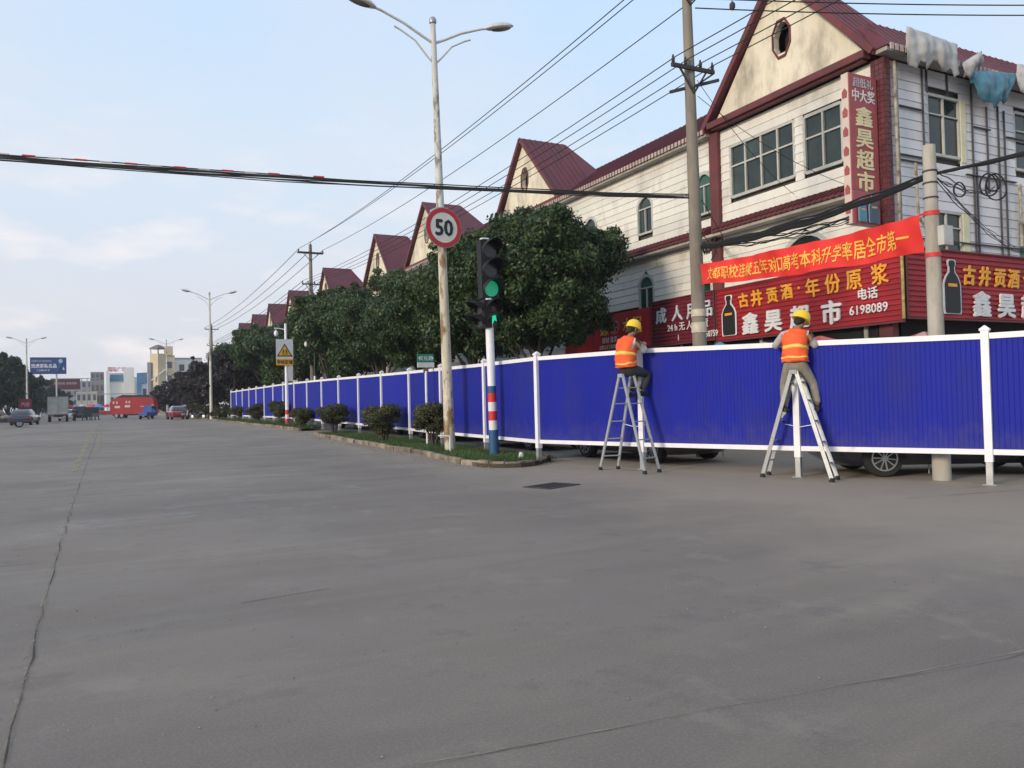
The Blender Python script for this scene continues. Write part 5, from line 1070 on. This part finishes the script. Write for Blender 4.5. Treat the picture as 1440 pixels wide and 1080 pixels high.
# ------------------------------------------------------------ far background
def grid_building(name, label, x0, x1, y0, y1, h, m_, cols, rows, winm=rec_shade, win=(.55, .55), roofm=None, z0=.0, cat='building'):
    t = thing(name, label, cat, ((x0+x1)/2, y0, .3)); MB().box(x0, x1, y0, y1, .2, h).build('wall', m_, t, smooth=False, world=True)
    W_, H_ = (x1-x0)/cols, (h-z0)/rows
    for i in range(cols):
        for j in range(rows):
            cx, cz = x0+(i+.5)*W_, z0+(j+.55)*H_; a, c = W_*win[0]/2, H_*win[1]/2
            f = MB(); f.box(cx-a, cx+a, y0-.05, y0+.0-.002, cz-c, cz+c); f.build('window', winm, t, smooth=False, world=True)
    if roofm: MB().box(x0-.3, x1+.3, y0-.3, y1+.3, h+.002, h+.35).build('roof', roofm, t, smooth=False, world=True)
    return t
cream = mat('far_cream', (.62, .52, .36), .9, .1, .2); fw = mat('far_white', (.80, .78, .72), .9, .08, .2); fg = mat('far_grey', (.34, .33, .36), .9, .12, .3); fb_ = mat('far_blue', (.08, .22, .38), .5, .1, .4); fw2 = plain('far_window', (.08, .08, .10), .3)
grid_building('apartment_block', 'grey apartment block with rows of dark windows closing the road on the left', -20, -1.5, 292, 302, 11.2, fg, 9, 4, fw2)
grid_building('low_building', 'low pale building in front of the grey apartment block', -8, -2.5, 268, 275, 7.2, mat('far_beige', (.5, .47, .40), .9, .1), 4, 2, fw2)
grid_building('flat_block', 'narrow grey block with a roof hut beside the white tower', -4.2, -.6, 272, 280, 13.2, mat('far_grey_dark', (.22, .21, .23), .9, .1), 3, 4, fw2)
wt = thing('white_building', 'white building with a blue fascia and red roof lettering at the end of the road', 'building', (3, 262, .3))
MB().box(.3, 8.5, 262, 272, 0, 11.2).build('wall', fw, wt, smooth=False, world=True); MB().box(.0, .9, 261, 262.6, 0, 13.0).build('pillar', fw, wt, smooth=False, world=True); MB().box(4.6, 7.4, 260.5, 263, 0, 14.0).build('tower', fw, wt, smooth=False, world=True)
MB().box(.95, 4.55, 261.6, 261.99, 10.0, 12.0).build('blue_fascia', fb_, wt, smooth=False, world=True)
text_mb('国际广场', 1.5, (2.9, 261.5, 12.9), (1, 0, 0), (0, 0, 1), .03, .05, .85).build('roof_lettering', plain('neon_red', (.55, .12, .16)), wt, smooth=False, world=True)
MB().box(.9, 4.55, 261.8, 262, 12.1, 12.3).build('letter_rail', iron, wt, smooth=False, world=True)
for k in range(3): MB().box(1.2+k*1.2, 1.9+k*1.2, 261.95, 261.998, 3.5, 5.3).build('window', fw2, wt, smooth=False, world=True)
bb = thing('blue_building', 'long low building with a blue band between the white tower and the cream block', 'building', (11, 255, .3)); MB().box(8.6, 19, 258, 268, 0, 9.4).build('wall', fw, bb, smooth=False, world=True)
MB().prism([(8.0, 257.5, 9.0), (19, 257.5, 10.2), (19, 257.5, 12.9), (8.0, 257.5, 12.2)], [(8.0, 258, 9.0), (19, 258, 10.2), (19, 258, 12.9), (8.0, 258, 12.2)]).build('blue_band', fb_, bb, smooth=False, world=True); MB().box(8.0, 9.2, 257.3, 258.2, 0, 9.0).build('blue_corner', fb_, bb, smooth=False, world=True)
for k in range(7): MB().box(9.6+k*1.3, 10.5+k*1.3, 257.9, 257.99, 5.6, 7.6).build('window', fw2, bb, smooth=False, world=True)
cb = thing('cream_building', 'tall cream block with a round roofed stair tower above the dark trees', 'building', (12, 200, .3))
MB().box(10.6, 14.4, 202, 212, 0, 14.0).build('wall', cream, cb, smooth=False, world=True); MB().box(14.4, 20.5, 203, 212, 0, 13.2).build('wing', fw, cb, smooth=False, world=True)
tw = MB(); tw.M = Matrix.Translation((10.9-12, 3.2, -.3)) @ Matrix.Rotation(R(40), 4, 'Z'); tw.box(-1.25, 1.25, -1.25, 1.25, 0, 14.4); tw.build('stair_tower', cream, cb, smooth=False)
tw = MB(); tw.M = Matrix.Translation((10.9-12, 3.2, 0)) @ Matrix.Rotation(R(40), 4, 'Z')
for sx in (-1.15, 1.05):
    for sy in (-1.15, 1.05): tw.box(sx, sx+.12, sy, sy+.12, 14.1, 15.2)
tw.box(-1.35, 1.35, -1.35, 1.35, 15.2, 15.45); tw.rings([[(-1.35, -1.35, 15.45), (1.35, -1.35, 15.45), (1.35, 1.35, 15.45), (-1.35, 1.35, 15.45)], [(-.3, -.3, 16.2), (.3, -.3, 16.2), (.3, .3, 16.2), (-.3, .3, 16.2)]]); tw.build('tower_roof', plain('far_roof', (.16, .13, .12)), cb, smooth=False)
MB().box(8.6, 9.3, 202.5, 206, 0, 12.4).build('side_wall', fg, cb, smooth=False, world=True); MB().box(12.2, 14.0, 201.6, 204, 14.0, 16.1).build('penthouse', cream, cb, smooth=False, world=True)
for x, z in ((12.6, 11), (12.6, 7.8), (15.4, 10.4), (17.4, 10.4), (15.4, 7), (17.4, 7), (19.2, 10.4)): MB().box(x, x+1.1, 201.9 if x < 14 else 202.9, 201.99 if x < 14 else 202.99, z, z+1.5).build('window', fw2, cb, smooth=False, world=True)
MB().prism([(9.3, 201.5, 8.0), (12.4, 201.5, 10.6), (12.4, 201.5, 11.0), (9.3, 201.5, 8.4)], [(9.3, 201.9, 8.0), (12.4, 201.9, 10.6), (12.4, 201.9, 11.0), (9.3, 201.9, 8.4)]).build('stair_flight', fw, cb, smooth=False, world=True)
MB().box(14.4, 20.5, 202.8, 212, 13.202, 13.5).build('parapet', plain('parapet_blue', (.3, .36, .45)), cb, smooth=False, world=True)
bbd = thing('billboard', 'blue roadside billboard with white lettering high above the trees across the road', 'billboard', (-10.3, 184, .3), R(0))
MB().box(-3.15, 3.15, 0, .35, 8.75, 12.1).build('frame', iron, bbd, smooth=False); MB().box(-3.05, 3.05, -.03, -.002, 8.85, 12.0).build('board', plain('board_blue', (.015, .06, .22)), bbd, smooth=False)
for x in (-1.4, 1.4): MB().tube([(x, .2, 0), (x, .2, 8.75)], .16, 10).build('post', galv, bbd)
text_mb('双虎家私名品', .88, (-.75, -.035, 10.05), (1, 0, 0), (0, 0, 1), .035, .01, .85).build('lettering', whl, bbd, smooth=False); text_mb('品质生活 家居首选', .42, (-1.2, -.035, 11.2), (1, 0, 0), (0, 0, 1), .015, .01).build('lettering', MATS['letter_grey'], bbd, smooth=False); text_mb('工业路 88 号', .42, (-.9, -.035, 9.35), (1, 0, 0), (0, 0, 1), .015, .01).build('lettering', whl, bbd, smooth=False)
b = MB(); b.ball((2.15, -.03, 11.35), .42, 12, 8, (.9, .05, 1)); b.beam((2.2, -.035, 11.0), (1.5, -.035, 9.3), .35, .02); b.build('picture', plain('picture_pale', (.4, .55, .65)), bbd, smooth=False); MB().prism([(2.45, -.04, 9.6), (2.85, -.04, 9.6), (2.65, -.04, 10.3)], [(2.45, -.032, 9.6), (2.85, -.032, 9.6), (2.65, -.032, 10.3)]).build('picture_sail', whl, bbd, smooth=False)
gb = thing('gantry_board', 'maroon advertising board on a gantry spanning beside the far end of the road', 'gantry', (-9, 226, .3)); MB().box(-3.2, 3.2, 0, .4, 6.6, 9.2).build('board', plain('board_maroon', (.10, .02, .035)), gb, smooth=False)
text_mb('欢迎光临 诚信经营', .62, (0, -.01, 7.9), (1, 0, 0), (0, 0, 1), .02, .01, .95).build('lettering', plain('lettering_pale', (.45, .38, .36)), gb, smooth=False); MB().box(-3.2, 7.5, .1, .3, 9.21, 9.4).build('top_beam', galv, gb, smooth=False); MB().box(-3.3, 17, .1, .3, 5.2, 5.4).build('lower_beam', galv, gb, smooth=False)
for x in (-3.0, 3.4, 4.6, 5.4): MB().box(x, x+.22, .0, .2, 0, 9.2).build('post', galv, gb, smooth=False)
rbm = plain('barrier_red', (.35, .02, .03)); bw = thing('low_barrier', 'low red barrier wall across the end of the road', 'barrier', (2, 236, .3)); MB().box(-9, 9, 0, .4, 0, 1.0).build('wall', rbm, bw, smooth=False); MB().box(-9, 9, -.05, .45, 1.002, 1.1).build('coping', wp, bw, smooth=False)
umc = [(.55, .03, .04), (.12, .25, .55), (.6, .6, .65), (.6, .1, .05), (.5, .05, .15), (.15, .3, .6)]
for i in range(9):
    x = -7.6+i*1.25+random.uniform(-.3, .3); y = 214+random.uniform(-6, 6); c = umc[i % 6]
    t = thing('market_umbrella', ['red', 'blue', 'white', 'orange red', 'crimson', 'sky blue'][i % 6]+' market umbrella '+['first from the gantry posts', 'second from the gantry posts', 'third from the gantry posts', 'fourth from the gantry posts', 'in the middle of the row', 'just past the middle of the row', 'third from the lorry end', 'second from the lorry end', 'nearest the red lorry'][i], 'umbrella', (x, y, .3), 0, 'market umbrellas at the end of the road')
    MB().lathe([(1.1, 1.9), (.98, 2.05), (.5, 2.5), (.03, 2.75)], 10).build('canopy', plain('umb%d' % (i % 6), c), t); MB().tube([(0, 0, 0), (0, 0, 1.95)], .03, 6).build('pole', galv, t)
rs_ = thing('red_shop_board', 'red shop board under the trees behind the box truck', 'sign', (-9.2, 118, .3)); rs_.scale = (.7, 1, .85); MB().box(-1.0, 1.0, 0, .1, 1.7, 3.4).build('board', plain('board_red', (.22, .015, .03)), rs_, smooth=False)
text_mb('汽修', .7, (0, -.01, 2.3), (1, 0, 0), (0, 0, 1), .02, .005).build('lettering', plain('lettering_pink', (.6, .35, .38)), rs_, smooth=False)
for x in (-.9, .85): MB().box(x, x+.06, .02, .08, 0, 1.7).build('post', iron, rs_, smooth=False)
# umbrellas on parked scooters behind the near fence
def parasol(label, x, y, ztop, r, c1, c2):
    t = thing('scooter_umbrella', label, 'umbrella', (x, y, 0), 0, 'umbrellas showing just above the near fence'); n = 8
    for k in range(n):
        b = MB(); prof = [(r, ztop-.42), (r*.9, ztop-.28), (r*.6, ztop-.1), (.03, ztop)]; a0, a1 = 2*math.pi*k/n, 2*math.pi*(k+1)/n
        vs = []; 
        for (q, z) in prof:
            for j in range(4): a = a0+(a1-a0)*j/3; vs.append((q*math.cos(a), q*math.sin(a), z-(.02*q*math.sin(math.pi*j/3))))
        b.add(vs, [(i*4+j, i*4+j+1, (i+1)*4+j+1, (i+1)*4+j) for i in range(3) for j in range(3)]); b.build('canopy_panel', c1 if k % 2 else c2, t)
    MB().tube([(0, 0, 0), (0, 0, ztop-.05)], .018, 8).build('pole', galv, t)
ur, uw, up_, ub = plain('umbrella_red', (.42, .06, .05)), plain('umbrella_white', (.45, .30, .27)), plain('umbrella_pink', (.48, .12, .12)), plain('umbrella_teal', (.05, .28, .38))
parasol('red and white umbrella behind the short pale pole', 13.2, 9.4, 2.56, .55, ur, uw); parasol('pinkish umbrella just past the second worker', 12.75, 11.35, 2.64, .6, up_, ur); parasol('grey pink umbrella barely above the fence before the second worker', 12.4, 12.5, 2.60, .5, up_, uw); parasol('teal umbrella top beside the utility pole', 13.4, 15.0, 2.80, .36, ub, ub); parasol('red umbrella at the picture edge beyond the last fence post', 14.35, 8.25, 2.5, .6, ur, up_)

# ------------------------------------------------------------ people
skin_m = plain('skin', (.30, .17, .11), .55); shirt_m = mat('shirt_grey', (.42, .42, .44), .85, .12, 9, .3, 40); vest_m = mat('vest_orange', (.85, .11, .015), .65, .10, 7, .3, 20); strip_m = plain('reflective_yellow', (.85, .55, .10), .4)
trou_d = mat('trousers_dark', (.035, .035, .045), .85, .2, 9, .3, 40); trou_g = mat('trousers_khaki', (.27, .245, .20), .9, .15, 9, .4, 40); helm = plain('helmet_yellow', (.85, .58, .02), .3); boot = plain('boot_dark', (.02, .02, .025), .6); hair = plain('hair_black', (.012, .010, .010), .8)
def skin_mesh(name, nodes, edges, mt, parent, sub=2, root=0):
    names = list(nodes); me = bpy.data.meshes.new(name); me.from_pydata([nodes[k][0] for k in names], [(names.index(a), names.index(c)) for a, c in edges], [])
    o = bpy.data.objects.new(name, me); COL.objects.link(o); sk = o.modifiers.new('k', 'SKIN'); sk.use_smooth_shade = True
    for i, k in enumerate(names):
        r = nodes[k][1]; r = r if isinstance(r, tuple) else (r, r); me.skin_vertices[0].data[i].radius = r; me.skin_vertices[0].data[i].use_root = (i == root)
    sb = o.modifiers.new('s', 'SUBSURF'); sb.levels = sb.render_levels = sub
    nm = bpy.data.meshes.new_from_object(o.evaluated_get(bpy.context.evaluated_depsgraph_get())); bpy.data.objects.remove(o); bpy.data.meshes.remove(me)
    nm.materials.clear(); nm.materials.append(mt); nm.shade_smooth(); o = bpy.data.objects.new(name, nm); COL.objects.link(o); o.parent = parent; return o
def person(label, loc, rz, J, trousers, head_dir=(0, 0, 0), group=None, vest=True, helmet=True):
    # local frame: x forward, y to the person's left, z up, origin at the pelvis
    t = thing('person', label, 'person', loc, rz, group); Jv = {k: V(v) for k, v in J.items()}; n = {}; e = []
    def add(k, p, r, par=None):
        n[k] = (tuple(p), r)
        if par: e.append((par, k))
    add('pelvis', Jv['pelvis'], .115); add('waist', Jv['waist'], .105, 'pelvis'); add('chest', Jv['chest'], .13, 'waist'); add('neck0', Jv['neck'], .06, 'chest')
    nk, hd = Jv['neck'], Jv['head']; add('neck', nk.lerp(hd, .35), .05, 'neck0'); add('jaw', hd-V((0, 0, .06)), .068, 'neck'); add('head', hd, .088, 'jaw'); add('crown', hd+V((0, 0, .075)), .07, 'head')
    for s_ in 'lr':
        hp, kn, ft = Jv['hip'+s_], Jv['knee'+s_], Jv['foot'+s_]; add('hip'+s_, hp, .088, 'pelvis'); add('thigh'+s_, hp.lerp(kn, .55), .072, 'hip'+s_); add('knee'+s_, kn, .055, 'thigh'+s_); add('calf'+s_, kn.lerp(ft, .35), .053, 'knee'+s_); add('ank'+s_, ft, .036, 'calf'+s_)
        sh, el, wr = Jv['sho'+s_], Jv['elb'+s_], Jv['wri'+s_]; add('sho'+s_, sh, .058, 'chest'); add('elb'+s_, el, .042, 'sho'+s_); add('fore'+s_, el.lerp(wr, .3), .042, 'elb'+s_); add('wri'+s_, wr, .027, 'fore'+s_)
        d = (wr-el).normalized(); side = d.cross(V((0, 0, 1))).normalized(); up = side.cross(d).normalized(); add('palm'+s_, wr+d*.05, (.036, .024), 'wri'+s_)
        for j in range(4):
            b0 = wr+d*.085+side*(.027-.018*j); ln = (.062, .072, .068, .052)[j]; add('f%d0'%j+s_, b0, .0095, 'palm'+s_); add('f%d1'%j+s_, b0+d*ln*.5-up*.006, .0088, 'f%d0'%j+s_); add('f%d2'%j+s_, b0+d*ln*.75-up*ln*.45, .0075, 'f%d1'%j+s_)
        th = wr+d*.03+side*(.035 if s_ == 'r' else -.035); add('t0'+s_, th, .011, 'palm'+s_); add('t1'+s_, th+d*.035+side*(.018 if s_ == 'r' else -.018)-up*.012, .0095, 't0'+s_)
    body = skin_mesh('body', n, e, skin_m, t, 2)
    # face: eyes, nose, mouth, ears, hair, turned with the head
    HM = Matrix.Translation(hd) @ Matrix.Rotation(R(head_dir[2]), 4, 'Z') @ Matrix.Rotation(R(head_dir[1]), 4, 'Y') @ Matrix.Rotation(R(head_dir[0]), 4, 'X')
    def hb(): b = MB(); b.M = HM; return b
    for y in (-.032, .032):
        hb().ball((.088, y, .01), .011, 8, 6).build('eye', plain('eye_white', (.7, .68, .65), .3), body); hb().ball((.0965, y, .01), .0055, 6, 5).build('pupil', lblack, body)
        hb().ball((0, y*2.85, -.005), .03, 8, 6, (.55, .3, 1)).build('ear', skin_m, body)
    b = hb(); b.rings([[(.08, -.012, .015), (.08, .012, .015), (.10, 0, .02)], [(.082, -.02, -.035), (.082, .02, -.035), (.118, 0, -.028)], [(.08, -.01, -.045), (.08, .01, -.045), (.10, 0, -.045)]]); b.build('nose', skin_m, body)
    hb().ball((.083, 0, -.062), .02, 8, 5, (.35, 1.1, .28)).build('mouth', plain('lips', (.28, .10, .08), .5), body)
    b = hb(); b.ball((-.014, 0, .035), .1, 14, 9, (1.0, .97, 1.05)); b.build('hair', hair, t)
    b = hb(); b.ball((-.075, 0, -.03), .055, 10, 7, (.6, 1.2, 1.1)); b.build('hair_back', hair, t)
    # trousers, shirt
    q, qe = {}, []
    def a2(k, p, r, par=None):
        q[k] = (tuple(p), r)
        if par: qe.append((par, k))
    a2('p', Jv['pelvis'], .135); a2('w', Jv['pelvis'].lerp(Jv['waist'], .7), .125, 'p')
    for s_ in 'lr':
        hp, kn, ft = Jv['hip'+s_], Jv['knee'+s_], Jv['foot'+s_]; a2('h'+s_, hp, .108, 'p'); a2('t'+s_, hp.lerp(kn, .5), .092, 'h'+s_); a2('k'+s_, kn, .074, 't'+s_); a2('c'+s_, kn.lerp(ft, .5), .070, 'k'+s_); a2('a'+s_, ft+V((0, 0, .03)), .062, 'c'+s_)
    skin_mesh('trousers', q, qe, trousers, t, 2)
    q, qe = {}, []; a2('c', Jv['chest'], .145); a2('w', Jv['waist'], .128, 'c'); a2('p', Jv['waist'].lerp(Jv['pelvis'], .5), .125, 'w'); a2('n', Jv['chest'].lerp(Jv['neck'], .85), .068, 'c')
    for s_ in 'lr':
        sh, el, wr = Jv['sho'+s_], Jv['elb'+s_], Jv['wri'+s_]; a2('s'+s_, sh, .074, 'c'); a2('m'+s_, sh.lerp(el, .5), .062, 's'+s_); a2('e'+s_, el, .056, 'm'+s_); a2('f'+s_, el.lerp(wr, .75), .046, 'e'+s_)
    skin_mesh('shirt', q, qe, shirt_m, t, 2)
    if vest:
        pv, ws, ch, nk = Jv['pelvis'], Jv['waist'], Jv['chest'], Jv['neck']; lat = (Jv['shol']-Jv['shor']).normalized()
        P = [pv.lerp(ws, .25), pv.lerp(ws, .75), ws.lerp(ch, .4), ch, ch.lerp(nk, .38), ch.lerp(nk, .72), ch.lerp(nk, 1.0)]; Wd = [(.205, .165), (.195, .160), (.190, .160), (.200, .165), (.205, .150), (.175, .115), (.075, .075)]
        def ring(f, grow=0, nn=28):
            k = min(len(P)-2, int(f)); g = f-k; c = P[k].lerp(P[k+1], g); w = Wd[k][0]*(1-g)+Wd[k+1][0]*g+grow; dd = Wd[k][1]*(1-g)+Wd[k+1][1]*g+grow
            ax = (P[k+1]-P[k]).normalized(); fw_ = lat.cross(ax).normalized(); return [c+lat*(w*math.copysign(abs(math.cos(a))**.8, math.cos(a)))+fw_*(dd*math.copysign(abs(math.sin(a))**.9, math.sin(a)))*(1)+V((0, 0, .006*math.sin(a*5+f*2)))+lat*(.008*math.sin(a*4+f*3.1))+fw_*(.010*math.sin(a*3-f*4.3)+.006*math.sin(a*9+f*2)) for a in [2*math.pi*i/nn for i in range(nn)]]
        MB().rings([ring(f) for f in np.linspace(0, 5.99, 19)]).build('vest', vest_m, t, ang=80)
        for f in (.55, 1.75): MB().rings([ring(f+d, g_) for d, g_ in ((0, .001), (.03, .006), (.3, .006), (.33, .001))], cap=False).build('reflective_stripe', strip_m, t, ang=80)
    for s_ in 'lr':
        ft, kn = Jv['foot'+s_], Jv['knee'+s_]; b = MB(); fd = V(J.get('toe'+s_, (1, 0, 0))).normalized(); sd_ = fd.cross(V((0, 0, 1))).normalized(); z0 = ft.z-.08
        rs = []
        for u, w, h in ((-.08, .03, .07), (-.06, .042, .10), (0, .044, .11), (.06, .046, .085), (.13, .048, .06), (.17, .03, .035)):
            c = V((ft.x, ft.y, z0))+fd*u; rs.append([c+sd_*w*math.cos(a)+V((0, 0, h*.5+h*.5*math.sin(a))) for a in [2*math.pi*k/12 for k in range(12)]])
        b.rings(rs).build('shoe', boot, t)
    if helmet:
        prof = [(.138, .0), (.137, .02), (.128, .075), (.105, .12), (.06, .15), (.01, .16)]; b = hb(); b.lathe(prof, 24, (-.005, 0, .035)); he = b.build('helmet', helm, t)
        b = hb(); rr = []
        for k in range(24): a = 2*math.pi*k/24; f = 1.06+.22*max(0, math.cos(a))**2; rr.append((a, f))
        b.rings([[(-.005+.134*f*s_*math.cos(a), .134*f*s_*math.sin(a), .035+dz-.02*max(0, math.cos(a))) for a, f in rr] for s_, dz in ((.98, .006), (1.0, .0), (1.0, -.006), (.95, -.006))]); b.build('helmet_brim', helm, he)
        b = hb(); b.tube([(-.11, 0, .125), (-.05, 0, .185), (.03, 0, .192), (.10, 0, .135)], .011, 6); b.build('helmet_ridge', helm, he)
    return t
# first worker: astride the ladder, bent towards the fence top, in profile
w1 = person('worker in orange vest and dark trousers perched on a ladder, in profile at the fence', (9.48, 13.38, 2.06), R(12), dict(
    pelvis=(-.02, 0, .02), waist=(-.05, 0, .20), chest=(.0, 0, .43), neck=(.09, 0, .60), head=(.17, -.01, .735), hipl=(.02, .10, .0), hipr=(.02, -.10, .0), kneel=(.40, .15, -.10), kneer=(.40, -.15, -.08), footl=(.20, .14, -.42), footr=(.22, -.14, -.40),
    shol=(.02, .19, .50), shor=(.02, -.19, .50), elbl=(.22, .24, .34), elbr=(.20, -.25, .32), wril=(.38, .14, .47), wrir=(.36, -.10, .46)), trou_d, (0, 18, -14), 'workers fixing the fence'); w1.scale = (1.13,)*3
w2 = person('worker in orange vest and khaki trousers sitting astride a ladder, back turned', (10.83, 10.22, 2.0), R(34), dict(
    pelvis=(.03, 0, .0), waist=(.04, 0, .19), chest=(.09, 0, .41), neck=(.15, -.02, .57), head=(.21, -.07, .70), hipl=(.05, .10, -.02), hipr=(.05, -.10, -.02), kneel=(.17, .20, -.30), kneer=(.18, -.24, -.30), footl=(.10, .19, -.66), footr=(.12, -.30, -.66),
    shol=(.09, .19, .48), shor=(.09, -.19, .48), elbl=(.10, .33, .30), elbr=(.16, -.30, .28), wril=(.30, .24, .40), wrir=(.34, -.20, .40)), trou_g, (10, 22, -20), 'workers fixing the fence'); w2.scale = (1.12,)*3
rd = person('rider in dark clothes sitting on the scooter far down the road', (-3.3, 105.8, 1.15), R(92), dict(
    pelvis=(0, 0, 0), waist=(.02, 0, .18), chest=(.05, 0, .40), neck=(.08, 0, .56), head=(.11, 0, .70), hipl=(0, .1, 0), hipr=(0, -.1, 0), kneel=(.38, .14, -.03), kneer=(.38, -.14, -.03), footl=(.36, .14, -.46), footr=(.36, -.14, -.46),
    shol=(.04, .18, .48), shor=(.04, -.18, .48), elbl=(.25, .25, .28), elbr=(.25, -.25, .28), wril=(.48, .25, .05), wrir=(.48, -.25, .05)), trou_d, (0, 0, 0), None, False, False)
for o in [x for x in S.objects if x.parent == rd and x.name.startswith('shirt')]: o.data.materials.clear(); o.data.materials.append(trou_d)
# ------------------------------------------------------------ ladders
def ladder(label, apex, feetA, feetB, top=1.96):
    t = thing('stepladder', label, 'ladder', (apex[0], apex[1], 0), 0, 'aluminium stepladders at the fence'); A = [V((*p, 0)) for p in feetA]; B_ = [V((*p, 0)) for p in feetB]; ap = V((*apex, 0))
    axd = ((A[1]-A[0]).normalized()+(B_[1]-B_[0]).normalized()).normalized(); bd = ((A[0]+A[1])/2-(B_[0]+B_[1])/2).normalized()
    for (F_, sg) in ((A, 1), (B_, -1)):
        tops = [ap-axd*.14+bd*.045*sg+V((0, 0, top)), ap+axd*.14+bd*.045*sg+V((0, 0, top))]
        fr_ = MB()
        for k in (0, 1):
            b = MB(); p0 = F_[k]+V((0, 0, .05)); d = (tops[k]-p0).normalized(); s_ = axd; n_ = s_.cross(d).normalized()
            w, h = .013, .032; q = lambda p: [p-s_*w-n_*h, p+s_*w-n_*h, p+s_*w+n_*h, p-s_*w+n_*h]
            b.prism(q(p0), q(tops[k])); r = b.build('rail', alu, t, smooth=False, world=True)
            f = MB(); f.prism([v-V((0, 0, .05)) for v in q(p0)], [v+V((0, 0, .012)) for v in q(p0)]); 
            f = MB(); c = p0; f.prism([c+V((x, y, -.048)) for x, y in ((-.03, -.04), (.03, -.04), (.03, .04), (-.03, .04))], [c+V((x, y, .02)) for x, y in ((-.022, -.034), (.022, -.034), (.022, .034), (-.022, .034))]); f.build('rubber_foot', blackr, r, smooth=False, world=True)
        for z in (.30, .66, 1.02, 1.38, 1.70):
            p, q_ = F_[0].lerp(tops[0], 0)+(tops[0]-F_[0])*(z/top), F_[1]+(tops[1]-F_[1])*(z/top); MB().beam(p, q_, .045, .022).build('rung', alu, t, smooth=False, world=True)
    for s_ in (-1, 1): MB().beam(ap+axd*.16*s_-bd*.07+V((0, 0, top-.02)), ap+axd*.16*s_+bd*.07+V((0, 0, top-.02)), .02, .07).build('hinge', alu, t, smooth=False, world=True)
    MB().tube([ap+axd*.17+bd*.30+V((0, 0, .95)), ap+axd*.17+V((0, 0, .90)), ap+axd*.17-bd*.30+V((0, 0, .95))], .007, 5).build('spreader_strap', white_s, t, world=True)
    return t
ladder('aluminium stepladder under the first worker, feet spread wide and seen at an angle', (9.43, 13.34), ((9.18, 14.01), (9.56, 13.92)), ((9.31, 12.65), (9.76, 12.78)), 1.97)
ladder('aluminium stepladder under the second worker, seen edge on', (10.86, 10.24), ((10.57, 10.81), (10.93, 11.02)), ((10.80, 9.47), (11.16, 9.67)), 1.90)

# ------------------------------------------------------------ thin air haze
hz = MB().box(-420, 420, -60, 480, -1.2, 18.5).build('haze', bpy.data.materials.new('haze'), smooth=False); hz['kind'] = 'stuff'
hm = hz.data.materials[0]; hm.use_nodes = True; hn = hm.node_tree; hn.nodes.clear(); pv_ = N(hn, 'ShaderNodeVolumePrincipled'); pv_.inputs['Color'].default_value = (.86, .90, .97, 1); pv_.inputs['Density'].default_value = .00042; pv_.inputs['Anisotropy'].default_value = .2
ho_ = N(hn, 'ShaderNodeOutputMaterial'); hn.links.new(pv_.outputs[0], ho_.inputs['Volume'])
